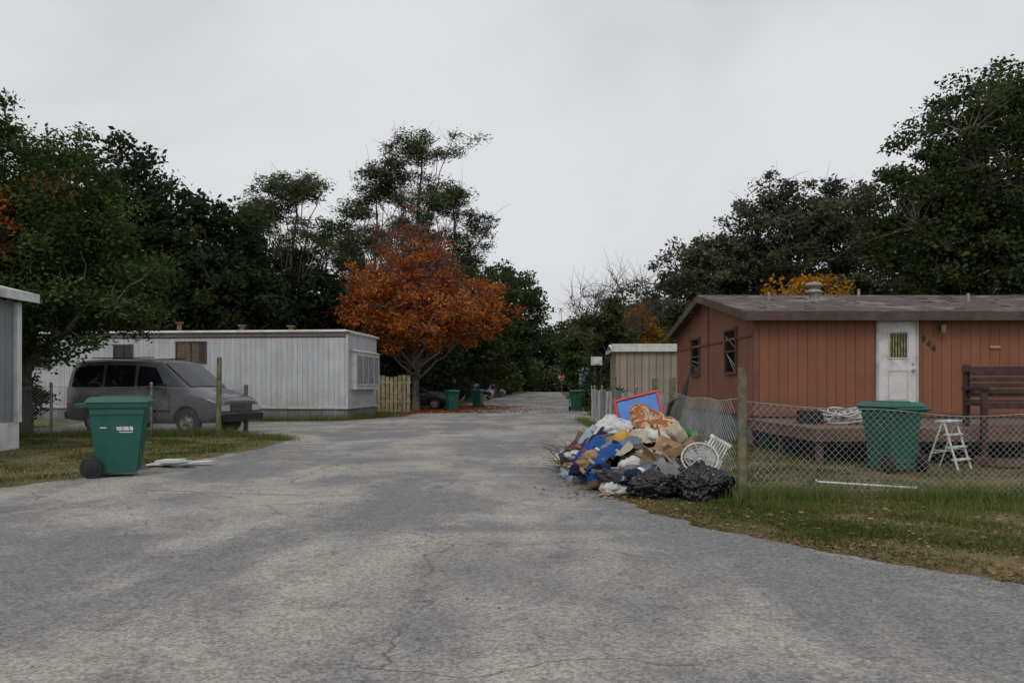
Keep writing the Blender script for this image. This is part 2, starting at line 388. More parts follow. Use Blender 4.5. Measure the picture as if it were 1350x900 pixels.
n = 9000; x = RNG.normal(-4.4, 2.1, n); y = RNG.uniform(37, 52, n); litter('fallen_leaves', x, y, RED, .04, .09, .01)
pt = MB(); pts1 = []; pts2 = []
for i in range(40):
    t = i / 39; xx = -4.7 + 2.3 * t; yy = 10.0 - .6 * t; wd_ = .045 * math.sin(math.pi * t) ** .5
    pts1.append((xx, yy + wd_ + noise.noise(Vector((i * .9, 3, 0))) * .03, .008)); pts2.append((xx, yy - wd_ + noise.noise(Vector((i * .9, 8, 0))) * .03, .008))
pt.add(pts1 + pts2, [(i, i + 40, i + 41, i + 1) for i in range(39)])
pt.obj('asphalt_patch', [mat('pale_patch', (.37, .37, .36), .9, .35, 30, bmp=.3, dirt=(.25, .25, .25), dscale=8)])

# ------------------------------------------------------------------ trees
def tubes(paths, radii, n=6):
    VV = []; FF = []; off = 0
    for pts, rad in zip(paths, radii):
        pts = np.asarray(pts, float); L = len(pts)
        d = np.gradient(pts, axis=0); d /= np.linalg.norm(d, axis=1)[:, None] + 1e-9
        a = np.array([1, 0, 0]) if abs(d[0, 0]) < .8 else np.array([0, 1, 0])
        u = np.cross(d, a); u /= np.linalg.norm(u, axis=1)[:, None] + 1e-9; w = np.cross(d, u)
        t = np.arange(n) * 2 * np.pi / n
        ring = pts[:, None] + (u[:, None] * np.cos(t)[None, :, None] + w[:, None] * np.sin(t)[None, :, None]) * np.asarray(rad)[:, None, None]
        VV.append(ring.reshape(-1, 3))
        i = np.arange(L - 1)[:, None] * n; k = np.arange(n)[None]; k2 = (k + 1) % n
        FF.append(np.stack([i + k, i + k2, i + n + k2, i + n + k], -1).reshape(-1, 4) + off); off += L * n
    return np.concatenate(VV), np.concatenate(FF)
def curve_pts(a, b, n, wob, rise, rng):
    t = np.linspace(0, 1, n)[:, None]; p = a * (1 - t) + b * t
    p[:, 2] += np.sin(t[:, 0] * np.pi) * rise
    p[1:-1] += rng.normal(0, wob, (n - 2, 3)); return p
def gen_tree(rng, blobs, base=(0, 0), tr=.25, trunk_top=None, nclump=120, cr=.8, lpc=110, leaf=.14, cols=((.04, .06, .02), (.07, .09, .03)),
             accent=None, nlimb=9, flat=.6, shell=.35, bark=(.07, .06, .05), bare=0, droop=0, lean=(0, 0), el=.55, limb=.42):
    B = np.array(blobs, float); vol = B[:, 3] * B[:, 4] * B[:, 5]
    bi = rng.choice(len(B), nclump, p=vol / vol.sum()); d = rng.normal(0, 1, (nclump, 3)); d /= np.linalg.norm(d, axis=1)[:, None]
    r = shell + (1 - shell) * rng.uniform(0, 1, nclump) ** .7
    r *= rng.uniform(.85, 1.15, nclump)
    C = B[bi, :3] + d * r[:, None] * B[bi, 3:]
    C[:, 2] = np.maximum(C[:, 2], .5)
    ztop = B[:, 2].max() if trunk_top is None else trunk_top
    b0 = np.array([base[0], base[1], -.05]); b1 = np.array([base[0] + lean[0], base[1] + lean[1], ztop])
    trunk = curve_pts(b0, b1, 9, .1 + ztop * .008, 0, rng)
    paths = [trunk]; rads = [tr * (1 - .82 * np.linspace(0, 1, 9)) * np.array([1.35] + [1] * 8)]
    nodes = [trunk[3:]]
    li = [int(rng.integers(nclump))]
    for _ in range(nlimb - 1):
        dd = np.min([np.linalg.norm(C - C[j], axis=1) for j in li], axis=0); li.append(int(np.argmax(dd * rng.uniform(.7, 1, nclump))))
    for j in li:
        tgt = C[j]; hz = min(max(tgt[2] * rng.uniform(.35, .6), ztop * .22), ztop * .95); f = hz / ztop * 8; i0 = int(f); fr = f - i0
        st = trunk[min(i0, 8)] * (1 - fr) + trunk[min(i0 + 1, 8)] * fr
        p = curve_pts(st, tgt, 7, .18, .3 * np.linalg.norm(tgt[:2] - st[:2]) * .3, rng)
        paths.append(p); rads.append(np.linspace(tr * limb, .02, 7)); nodes.append(p[1:])
    nodes = np.concatenate(nodes)
    for c in C:
        dd = np.linalg.norm(nodes - c, axis=1) + (nodes[:, 2] > c[2] + .3) * 1.5; s = nodes[np.argmin(dd)]
        p = curve_pts(s, c, 4, .08, .1, rng); paths.append(p); rads.append(np.linspace(.03, .008, 4))
        for _ in range(bare):
            e = c + rng.normal(0, cr * .9, 3) + np.array([0, 0, cr * .3]); paths.append(curve_pts(p[2], e, 4, .05, .05, rng)); rads.append(np.linspace(.014, .004, 4))
    tv, tf = tubes(paths, rads, 5)
    n = nclump * lpc
    if lpc == 0: return tv, tf, np.zeros(len(tf), int), np.tile(np.array(bark), (len(tv), 1))
    csize = np.repeat(rng.uniform(.55, 1.4, nclump), lpc) * cr
    P = rng.normal(0, 1, (n, 3)); P /= np.linalg.norm(P, axis=1)[:, None]; P *= (rng.uniform(0, 1, n) ** .5)[:, None]
    P[:, 2] *= flat; P = P * csize[:, None]
    P[:, 2] -= droop * (P[:, 0] ** 2 + P[:, 1] ** 2)
    P += np.repeat(C, lpc, 0) + rng.normal(0, .08, (n, 3))
    P[:, 2] = np.maximum(P[:, 2], .05)
    u = rng.normal(0, 1, (n, 3)); u[:, 2] *= .6; u /= np.linalg.norm(u, axis=1)[:, None]
    q = rng.normal(0, 1, (n, 3)); w = np.cross(u, q); w /= np.linalg.norm(w, axis=1)[:, None]
    s = leaf * rng.uniform(.5, 1.25, n)[:, None] * .5
    V = np.stack([P - u * s, P - w * s * el, P + u * s, P + w * s * el], 1).reshape(-1, 3)
    c0, c1 = np.array(cols[0]), np.array(cols[1]); t = np.clip(np.repeat(rng.uniform(0, 1, nclump), lpc) + rng.normal(0, .25, n), 0, 1.2)[:, None]
    CC = c0 * (1 - t) + c1 * t
    if accent is not None:
        (ax, ay, az, ar), ac0, ac1, prob = accent
        m = (np.linalg.norm(C - np.array([ax, ay, az]), axis=1) < ar) & (rng.uniform(0, 1, nclump) < prob); mm = np.repeat(m, lpc)
        t2 = rng.uniform(0, 1, n)[:, None]; A = np.array(ac0) * (1 - t2) + np.array(ac1) * t2; CC[mm] = A[mm]
    CC = np.clip(CC * rng.uniform(.7, 1.25, n)[:, None], 0, 1)
    F = np.arange(n * 4).reshape(-1, 4) + len(tv)
    return (np.concatenate([tv, V]), np.concatenate([tf, F]), np.concatenate([np.zeros(len(tf), int), np.ones(n, int)]),
            np.concatenate([np.tile(np.array(bark), (len(tv), 1)), np.repeat(CC, 4, 0)]))
def tree(name, x, y, **kw):
    rng = np.random.default_rng(int(abs(x * 31 + y * 17)) + kw.pop('seed', 0))
    V, F, mi, C = gen_tree(rng, **kw)
    return np_obj(name, V, F, [M['bark'], M['leaf']], mi, C, loc=(x, y, 0), smooth=(mi == 0))
OAK = ((.034, .052, .022), (.095, .12, .045)); DARK = ((.02, .034, .019), (.06, .08, .035)); GRN = ((.028, .052, .018), (.08, .122, .036))
GREY = ((.055, .068, .044), (.15, .165, .10)); ORG = ((.33, .085, .025), (.50, .19, .05)); RD = ((.25, .07, .045), (.40, .13, .06)); YEL = ((.40, .18, .02), (.50, .28, .04))
tree('oak_tree', -12.6, 20.5, blobs=[(-.9, 0, 6.6, 2.6, 2.8, 2.4), (1.3, 0, 4.1, 2.3, 2.4, 2.2), (-1.2, 0, 3.8, 3, 2.6, 2.2), (.7, -.2, 5.6, 1.8, 2, 1.2)], tr=.2,
     nclump=420, cr=.62, lpc=200, leaf=.13, cols=GRN, accent=((-.2, -1.5, 6.2, 1.8), ORG[0], ORG[1], .22), nlimb=12)
tree('oak_tree', -18.6, 38, blobs=[(0, 0, 9.2, 4, 3.5, 3.8), (1, 0, 5, 4.5, 3.5, 4)], tr=.35, nclump=320, cr=1.0, lpc=110, leaf=.3, cols=DARK)
tree('oak_tree', -14.6, 40, blobs=[(0, 0, 7.6, 2.6, 3, 3), (0, 0, 4, 3.5, 3, 3.5)], tr=.3, nclump=250, cr=.9, lpc=110, leaf=.3, cols=DARK)
tree('oak_tree', -23.5, 33, blobs=[(0, 0, 8.5, 4, 3.5, 3.4), (1, 0, 4.5, 4.5, 3.5, 4)], tr=.35, nclump=260, cr=1.0, lpc=100, leaf=.28, cols=OAK)
def pine(x, y, H, r, z0, nl, seed=0, cl=.8, lp=100, spread=1.0):
    rng = random.Random(seed); bl = []
    for i in range(nl):
        t = (i + .5) / nl; zz = z0 + (H - z0 - .5) * t; a = rng.uniform(0, 6.28); rr = r * (1 - .75 * abs(t - .4)) * rng.uniform(.3, .95)
        bl.append((math.cos(a) * rr, math.sin(a) * rr, zz, r * .38 * spread, r * .38 * spread, .55 + .3 * rng.random()))
    bl.append((0, 0, H - .7, r * .4, r * .4, .7))
    return tree('pine_tree', x, y, blobs=bl, tr=.22, trunk_top=H - 1, nclump=nl * 9, cr=cl, lpc=lp, leaf=.30, cols=((.045, .065, .032), (.13, .155, .075)), nlimb=nl + 3, flat=.45, shell=.1, el=.22, bark=(.14, .11, .085), bare=1, limb=.24)
pine(-12.6, 46, 13.6, 3.2, 8.0, 14, 3, lp=115); pine(-15.8, 50, 13.0, 2.4, 8.5, 9, 5); pine(-8.9, 52, 14.8, 3.0, 7.5, 14, 8)
pine(-5.6, 50, 17.2, 4.1, 7.6, 24, 9, cl=.78); pine(-3.9, 53, 14.4, 2.9, 7.5, 13, 12, cl=.7)
pine(-10.6, 55, 12.5, 3.0, 6, 12, 15)
for (x, y, H, r) in [(-13.5, 47, 9.4, 3.6), (-10.3, 49, 8.8, 3.4), (-17.5, 48, 9.8, 4), (-7, 51, 8.0, 3)]:
    tree('oak_tree', x, y, blobs=[(0, 0, H * .62, r, r, H * .37), (.5, 0, H * .3, r, r, H * .3)], tr=.3, nclump=230, cr=1.0, lpc=95, leaf=.32, cols=DARK)
tree('maple_tree', -5.0, 41.5, blobs=[(.2, 0, 5.2, 4.3, 3.5, 1.9), (-1.6, 0, 6.2, 2.6, 2.4, 1.8), (2.2, .5, 5.3, 2.8, 2.4, 1.7), (-.2, 0, 4, 3.6, 2.8, 1.4), (.3, 0, 7.4, 2.0, 1.8, 1.5)], tr=.2, nclump=390, cr=.6, lpc=75, leaf=.18,
     cols=ORG, accent=((.6, 0, 7.8, 2.6), RD[0], RD[1], .5), nlimb=16, bark=(.12, .09, .07), bare=2, el=.6, shell=.2, seed=3)
tree('maple_tree', -5.4, 43.5, blobs=[(0, 0, 8.3, 2.8, 2.2, 2.4), (.4, 0, 6.3, 3.6, 2.4, 1.6)], tr=.16, nclump=200, cr=.6, lpc=26, leaf=.18, cols=RD, nlimb=16, bark=(.24, .14, .12), bare=6, el=.6, shell=.2)
tree('oak_tree', -3.6, 66, blobs=[(.5, 0, 8.6, 3.9, 4, 3.7), (0, 0, 5, 4, 4, 3.2)], tr=.35, nclump=300, cr=1.0, lpc=100, leaf=.34, cols=OAK)
tree('oak_tree', -1.6, 84, blobs=[(1.2, 0, 9.2, 4, 4, 4.2), (0, 0, 5, 4, 4, 3.4)], tr=.35, nclump=260, cr=1.2, lpc=90, leaf=.42, cols=OAK)
tree('oak_tree', -8.5, 58, blobs=[(.5, 0, 6, 4, 4, 3.6), (0, 0, 3.5, 4, 4, 2.6)], tr=.35, nclump=230, cr=1.1, lpc=90, leaf=.36, cols=DARK)
tree('oak_tree', 10.0, 42, blobs=[(-.2, 0, 6.2, 2.4, 2.6, 3.0), (1.5, 0, 7.2, 2.2, 2.5, 1.9)], tr=.26, nclump=300, cr=.6, lpc=95, leaf=.22, cols=GREY, nlimb=14)
tree('oak_tree', 15.2, 41, blobs=[(0, 0, 8.2, 4.6, 3.8, 3.1), (-1.8, 0, 10.0, 2.5, 2.2, 2.0), (2.2, 0, 9.6, 2.6, 2.4, 2.1), (1, 0, 5.6, 4.4, 3, 2.2)], tr=.4, nclump=520, cr=.66, lpc=95, leaf=.23, cols=GREY, nlimb=20, bare=1)
tree('oak_tree', 19.0, 30, blobs=[(-.4, 0, 9.2, 4.2, 3.8, 3.8), (-2.8, 0, 7.0, 2.8, 3, 2.9), (.5, 0, 5.5, 4.6, 3.6, 3.2), (.6, 0, 12, 2.2, 2, 1.7)], tr=.35, nclump=800, cr=.68, lpc=140, leaf=.19, cols=OAK, nlimb=18, limb=.3)
tree('oak_tree', 26.5, 35, blobs=[(0, 0, 9, 5, 4, 4), (-2, 0, 5, 5, 4, 4)], tr=.4, nclump=240, cr=1.0, lpc=90, leaf=.3, cols=OAK)
tree('hickory_tree', 12.3, 32.5, blobs=[(-.3, 0, 4.6, 1.9, 1.4, 1.25)], tr=.12, nclump=80, cr=.5, lpc=60, leaf=.16, cols=YEL)
tree('hickory_tree', 8.0, 50, blobs=[(0, 0, 4.8, 1.3, 1.2, 1.6)], tr=.12, nclump=70, cr=.45, lpc=80, leaf=.2, cols=YEL)
tree('bare_tree', 7.0, 47, blobs=[(0, 0, 6, 2.6, 2, 1.9)], tr=.12, nclump=75, cr=.8, lpc=0, bare=7, nlimb=12, limb=.3)
tree('bare_tree', 5.6, 55, blobs=[(0, 0, 6.4, 2.2, 2, 2)], tr=.1, nclump=60, cr=.8, lpc=0, bare=6, nlimb=12, limb=.3)
tree('vine_covered_tree', 5.3, 44, blobs=[(0, 0, 3.2, .9, .9, 2.7), (.1, 0, 5.6, .5, .5, 1.3), (-.9, 0, 4.6, .7, .5, .5), (.9, 0, 2.6, 1, .8, 1.6)], tr=.15, nclump=150, cr=.42, lpc=90, leaf=.2, cols=OAK)
for (x, y, H) in [(7.6, 78, 8.5), (9.5, 66, 7.5), (9.4, 96, 10.5), (8.6, 58, 6.0)]:
    tree('oak_tree', x, y, blobs=[(0, 0, H * .6, 3.0, 3, H * .38), (0, 0, H * .3, 2.8, 3, H * .3)], tr=.25, nclump=190, cr=1.0, lpc=85, leaf=.4, cols=OAK)
for (x, y, r, h, cc) in [(3.9, 31.2, .55, 1.1, GRN), (3.6, 34.8, .7, 1.4, OAK), (4.0, 41, .9, 1.9, DARK), (-13.2, 27.6, 1.1, 2.0, OAK), (-15.4, 24.6, 1.0, 1.9, DARK), (-13.6, 20.9, .8, 1.3, DARK), (-4.6, 52, 1.3, 2.0, DARK), (-6.8, 55, 2, 3, DARK), (-4.0, 59, 1.2, 2, DARK), (-3.4, 70, 1.6, 2.4, DARK), (6.9, 62, 1.4, 2.6, DARK), (6.4, 52, 1.2, 2.3, OAK)]:
    tree('shrub', x, y, blobs=[(0, 0, h * .5, r, r, h * .5)], tr=.05, nclump=50, cr=.35, lpc=90, leaf=.13, cols=cc, nlimb=6)
def mass(name, specs, cols_):
    Vs, Fs, Ms, Cs = [], [], [], []; off = 0
    for i, (x, y, H, r) in enumerate(specs):
        rng = np.random.default_rng(900 + i); far = y > 95
        V, F, mi, C = gen_tree(rng, [(0, 0, H * .66, r, r, H * .34), (0, 0, H * .3, r * 1.15, r, H * .34)], nclump=110, cr=1.7, lpc=60, leaf=.8 if far else .55, tr=.3, cols=cols_[i % len(cols_)], nlimb=6, shell=.15)
        V = V + np.array([x, y, 0]); Vs.append(V); Fs.append(F + off); Ms.append(mi); Cs.append(C); off += len(V)
    mi = np.concatenate(Ms)
    np_obj(name, np.concatenate(Vs), np.concatenate(Fs), [M['bark'], M['leaf']], mi, np.concatenate(Cs), smooth=(mi == 0))
r_ = random.Random(5); sp = []
for x in range(-64, -8, 6): sp.append((x + r_.uniform(-2, 2), 62 + r_.uniform(-4, 6), r_.uniform(8, 11.5), 4.2))
for y in (98, 112, 126, 142): sp.append((-9.6 + .062 * y, y, r_.uniform(11, 13.5), 4.2))
for y in (112, 126, 142): sp.append((6.4 + .062 * y, y, r_.uniform(10, 12), 4.2))
for x in range(-16, 44, 5): sp.append((x + r_.uniform(-1, 1), 168 + r_.uniform(-3, 3), r_.uniform(14, 17), 5.5))
for x in range(-14, 30, 4): sp.append((x + r_.uniform(-1, 1), 164, r_.uniform(4, 6), 3.2))
for x in range(14, 80, 6): sp.append((x + r_.uniform(-2, 2), 68 + r_.uniform(-4, 6), r_.uniform(8, 10.5), 4.2))
for x in range(24, 50, 6): sp.append((x, 46 + r_.uniform(-3, 3), r_.uniform(8, 10), 4.2))
for x in range(-46, -24, 6): sp.append((x, 42 + r_.uniform(-3, 3), r_.uniform(9, 11), 4.2))
mass('distant_trees', sp, [OAK, DARK, OAK, GREY])

# ------------------------------------------------------------------ orange house
H = empty('mobile_home', (5.18, 17.0, 0))
W, D, z0, ze, zr = 15.0, 8.0, .66, 2.86, 3.62
w = MB(); w.box(0, W, 0, .1, z0, ze); w.box(0, W, D - .1, D, z0, ze); w.box(W - .1, W, .1, D - .1, z0, ze)
w.prism([(.1, z0), (D - .1, z0), (D - .1, ze), (D / 2, zr - .04), (.1, ze)], 'x', 0, .1)
w.prism([(.1, ze), (D - .1, ze), (D / 2, zr - .04)], 'x', W - .1, W)
w.obj('walls', [M['orange']], H)
r = MB(); ov = .28
def slab(y0, za, y1, zb, th):
    r.add([(-ov, y0, za), (W + ov, y0, za), (W + ov, y1, zb), (-ov, y1, zb), (-ov, y0, za - th), (W + ov, y0, za - th), (W + ov, y1, zb - th), (-ov, y1, zb - th)],
          [(0, 1, 2, 3), (7, 6, 5, 4), (0, 4, 5, 1), (1, 5, 6, 2), (2, 6, 7, 3), (3, 7, 4, 0)], 0)
sl = (zr - ze) / (D / 2)
slab(-ov, ze - ov * sl + .06, D / 2, zr + .06, .05); slab(D + ov, ze - ov * sl + .06, D / 2, zr + .06, .05)
r.obj('roof', [M['shingle']], H)
rr_ = random.Random(9); r = MB()
for i in range(120):
    a = rr_.uniform(.1, W - .3); b = rr_.uniform(.1, 3.7); z = ze + b * sl + .072; s_ = rr_.uniform(.1, .25)
    r.add([(a, b, z), (a + s_, b, z), (a + s_, b + .16, z + .16 * sl + .005), (a, b + .16, z + .16 * sl + rr_.uniform(0, .03))], [(0, 1, 2, 3)], rr_.choice([0, 0, 1]))
r.obj('loose_shingles', [M['shingle'], M['dbrown']], H)
t = MB()
t.box(-ov, W + ov, -ov - .02, -ov + .02, ze - ov * sl - .14, ze - ov * sl + .045)
for (ya, yb, s) in ((-ov, D / 2, 1), (D + ov, D / 2, -1)):
    za = ze - ov * sl; zb = zr
    xx = -ov - .03
    t.add([(xx, ya, za - .13), (xx, yb, zb - .13), (xx, yb, zb + .05), (xx, ya, za + .05), (xx + .03, ya, za - .13), (xx + .03, yb, zb - .13), (xx + .03, yb, zb + .05), (xx + .03, ya, za + .05)],
          [(0, 1, 2, 3), (7, 6, 5, 4), (0, 4, 5, 1), (3, 2, 6, 7), (0, 3, 7, 4), (1, 5, 6, 2)])
t.obj('fascia', [M['dbrown']], H)
t = MB(); t.box(-.03, .07, -.03, 0, z0, ze - .02); t.box(-.03, 0, 0, .07, z0, ze); t.box(-.02, W, -.02, -.001, z0 - .02, z0 + .07); t.box(-.02, -.001, .07, D, z0 - .02, z0 + .07)
t.box(-.025, -.001, D / 2 - .05, D / 2 + .05, z0 + .07, zr - .1); t.box(-.025, -.001, .1, D - .1, ze - .5, ze - .44)
t.obj('corner_trim', [M['otrim']], H)
s = MB(); s.box(.03, .06, .05, D, 0, z0); s.box(.06, W, .04, .07, 0, z0); s.obj('skirting', [M['skirt']], H)
def window_x(P, ya, yb, za, zb, name, lines=()):
    g = MB(); g.box(-.012, .0, ya, yb, za, zb, 0)
    for (a, b, c, d) in ((ya - .06, ya, za - .06, zb + .06), (yb, yb + .06, za - .06, zb + .06), (ya, yb, za - .06, za), (ya, yb, zb, zb + .06), (ya, yb, (za + zb) / 2 - .02, (za + zb) / 2 + .02)):
        g.box(-.05, -.001, a, b, c, d, 1)
    for (yA, zA, yB, zB) in lines:
        g.cyl((-.02, ya + (yb - ya) * yA, za + (zb - za) * zA), (-.02, ya + (yb - ya) * yB, za + (zb - za) * zB), .006, n=4, mi=2)
    g.obj(name, [M['glass'], M['dbrown'], M['dwhite']], P)
window_x(H, 1.35, 2.25, 1.62, 2.58, 'window', [(0, .1, 1, .5), (0, .55, 1, .9), (.1, 0, .9, .48)]); window_x(H, 4.95, 5.85, 1.62, 2.58, 'window', [(0, .3, 1, .4)])
d = MB(); dx = (1182 - 675) / 1050 * 17 - 5.18
d.box(dx - .40, dx + .40, -.035, -.002, z0 + .01, 2.66, 0)
for a, b, c, e in ((dx - .45, dx - .40, z0, 2.71), (dx + .40, dx + .44, z0, 2.71), (dx - .40, dx + .40, 2.66, 2.71)): d.box(a, b, -.06, -.001, c, e, 1)
d.box(dx - .17, dx + .2, -.041, -.036, 1.9, 2.42, 3)
for k in range(6): d.box(dx - .16 + k * .06, dx - .135 + k * .06, -.0435, -.0412, 1.91, 2.41, 2)
for a, b, c, e in ((dx - .2, dx - .17, 1.87, 2.45), (dx + .2, dx + .23, 1.87, 2.45), (dx - .17, dx + .2, 1.87, 1.9), (dx - .17, dx + .2, 2.42, 2.45)): d.box(a, b, -.05, -.036, c, e, 1)
for a, b, c, e in ((dx - .2, dx + .23, 1.0, 1.02), (dx - .2, dx + .23, 1.6, 1.62), (dx - .2, dx - .18, 1.02, 1.6), (dx + .21, dx + .23, 1.02, 1.6)): d.box(a, b, -.043, -.036, c, e, 1)
d.path([(dx + .33, -.035, 1.62), (dx + .33, -.08, 1.62)], [.03, .035], 10, 4); d.path([(dx + .33, -.035, 1.76), (dx + .33, -.05, 1.76)], .025, 10, 4)
d.obj('door', [M['white'], M['dwhite'], M['ycurt'], M['glass'], M['chimney']], H, bevel=.004)
numm = mat('number_metal', (.03, .02, .015), .4, .1, 4)
for ch, (px, py) in zip('944', ((1217.5, 447), (1224, 453), (1230.5, 459))):
    cu = bpy.data.curves.new('house_number', 'FONT'); cu.body = ch; cu.size = .19; cu.extrude = .006; cu.offset = .004; cu.align_x = 'CENTER'; cu.align_y = 'CENTER'
    cu.materials.append(numm); o = bpy.data.objects.new('house_number', cu); col.objects.link(o); o.parent = H
    o.location = ((px - 675) / 1050 * 17 - 5.18, -.012, 1.3 + (508 - py) / 1050 * 17); o.rotation_euler = (math.pi / 2, 0, 0)
l = MB(); lx = (1240 - 675) / 1050 * 17 - 5.18; lz = 2.52
l.cyl((lx, -.001, lz), (lx, -.03, lz), .05, n=12); l.path([(lx, -.02, lz), (lx, -.1, lz + .04), (lx, -.12, lz + .12)], .01, 6)
l.lathe([(.0, .13), (.03, .12), (.07, .07), (.065, .06)], 8, 0, Matrix.Translation((lx, -.12, lz))); l.lathe([(.06, .06), (.045, -.12), (0, -.14)], 8, 1, Matrix.Translation((lx, -.12, lz)))
l.obj('porch_lamp', [M['dbrown'], mat('lamp_glass', (.3, .24, .14), .2, .1, 3)], H)
p = MB(); p.box(5.0, 5.25, -.02, -.001, 2.08, 2.17); p.box(5.02, 5.23, -.026, -.0205, 2.1, 2.15, 1); p.obj('wall_plaque', [M['card2'], cloth('plaque_tan', (.4, .3, .2))], H)
v = MB(); vx, vy = 2.25, 2.6; vz = ze + vy * sl
v.cyl((vx, vy, vz - .05), (vx, vy, vz + .22), .11); v.lathe([(.11, .2), (.2, .22), (.2, .26), (.12, .32), (.12, .36), (.22, .38), (.17, .47), (0, .5)], 16, 0, Matrix.Translation((vx, vy, vz)))
for a, b in ((1.05, 2.3), (5.7, 2.0), (3.7, 3.4)): v.cyl((a, b, ze + b * sl - .05), (a, b, ze + b * sl + .26), .035, n=10)
v.box(vx - .25, vx + .25, vy - .25, vy + .25, vz - .02, vz + .06)
v.obj('roof_vents', [M['chimney']], H)

dk = MB(); X0, X1, Y0, Y1, zt = 4.98, 12.0, 13.1, 16.94, .6
n = 26; bw = (Y1 - Y0) / n
for i in range(n): dk.box(X0 - random.uniform(0, .03), X1, Y0 + i * bw + .005, Y0 + (i + 1) * bw - .004, zt - .035, zt + random.uniform(-.003, .004), 0)
dk.box(X0 + .01, X1, Y0 - .036, Y0 + .003, zt - .22, zt - .005, 0); dk.box(X0 - .005, X0 + .035, Y0 + .005, Y1, zt - .22, zt - .037, 0)
for xx in (X0 + .1, X0 + 1.7, X0 + 3.5, X0 + 5.2, X1 - .1):
    for yy in (Y0 + .08, Y0 + 1.9, Y1 - .3): dk.box(xx - .05, xx + .05, yy - .05, yy + .05, -.02, zt - .04, 1)
dk.box(X0 + .04, X1, Y0 + 1.88, Y0 + 1.92, zt - .2, zt - .04, 1)
dk.obj('wooden_deck', [M['deck'], M['dbrown']], bevel=.003)
b = MB(); L = 2.3
for x in (0, L):
    b.box(x - .045, x + .045, -.32, -.24, -.6, .62); b.box(x - .045, x + .045, .24, .32, 0, 1.05); b.box(x - .05, x + .05, -.36, .34, .62, .68); b.box(x - .04, x + .04, -.24, .24, .36, .42)
for i in range(6): b.box(-.04, L + .04, -.3 + i * .1, -.22 + i * .1, .43, .46)
b.box(-.1, L + .1, .2, .235, .92, 1.02); b.box(0, L, .2, .235, .5, .56)
for i in range(4): b.box(.0, L, .17, .198, .56 + i * .1, .64 + i * .1)
b.box(-.04, L + .04, -.325, -.302, .32, .42)
b.obj('garden_bench', [M['benchw']], loc=(7.72, 13.28, zt + .005), rot=(0, 0, math.radians(-3)), bevel=.005)
rp = MB(); rnd = random.Random(3)
for i in range(24):
    cx, cy = rnd.uniform(-.4, .45), rnd.uniform(-.15, .15); a, bb = rnd.uniform(.15, .45), rnd.uniform(.12, .25); hz = .02 + i * .009; ph = rnd.uniform(0, 6); tl = rnd.uniform(-.15, .3)
    rp.path([(cx + a * math.cos(t_ * .26), cy + bb * math.sin(t_ * .26), max(.015, hz + .05 * math.sin(t_ * .5 + ph) + tl * bb * math.sin(t_ * .26))) for t_ in range(24)], .015, 5, 0, closed=True)
rp.path([(-.1, 0, .1), (.05, .1, .3), (.2, .2, .26), (.5, .1, .1), (.8, -.1, .02)], .014, 5, 0)
rp.path([(-.8, .1, .02), (-.5, 0, .05), (-.3, .1, .15), (0, 0, .1)], .014, 5, 0)
rp.obj('rope_coil', [M['dwhite']], loc=(6.3, 14.6, zt + .005))
hs = MB()
for i in range(7): hs.path([(.22 * math.cos(t_ * .26) + rnd.uniform(-.01, .01), .22 * math.sin(t_ * .26), .02 + i * .034 + .008 * math.sin(t_)) for t_ in range(24)], .018, 6, 0, closed=True)
hs.obj('hose_coil', [M['rubber']], loc=(5.5, 14.7, zt + .005))
# folding step ladder, A-frame, standing a little askew
st = MB()
for x in (0, .46):
    st.path([(x, -.22, 0), (x + (.02 if not x else -.02), 0, .74)], .018, 8); st.path([(x, .26, 0), (x, .02, .72)], .014, 8)
for i in range(3): z = .16 + i * .19; y = -.22 + .22 * z / .74; st.box(.0, .46, y - .05, y + .06, z - .012, z + .012)
st.box(-.01, .47, -.08, .12, .735, .76); st.path([(0, .18, .25), (.46, .18, .25)], .012, 6); st.path([(0, -.14, .3), (0, .17, .3)], .008, 6); st.path([(.46, -.14, .3), (.46, .17, .3)], .008, 6)
st.obj('folding_step_ladder', [M['white']], loc=(6.66, 12.3, .0), rot=(0, 0, math.radians(38)), bevel=.004)
g = MB(); g.box(0, .9, 0, .5, .03, .07); g.box(0, .9, 0, .04, .07, .16); g.box(.0, .04, .04, .5, .07, .16); g.obj('wooden_pallet', [M['deck']], loc=(7.55, 12.4, 0), rot=(0, 0, .15), bevel=.004)
g = MB(); g.path([(0, 0, .05), (1.0, -.55, .04)], .014, 8); g.path([(-.16, .02, .0), (-.05, 0, .1), (.05, .03, .22)], .018, 8, 1); g.path([(0, 0, .05), (-.06, .01, .1)], .013, 8)
g.obj('walking_crutch', [M['white'], M['rubber']], loc=(3.98, 10.35, 0))
g = MB(); g.path([(0, 0, .03), (.55, -.1, .04)], .01, 6); g.obj('plastic_pipe', [M['dwhite']], loc=(4.95, 9.6, 0))

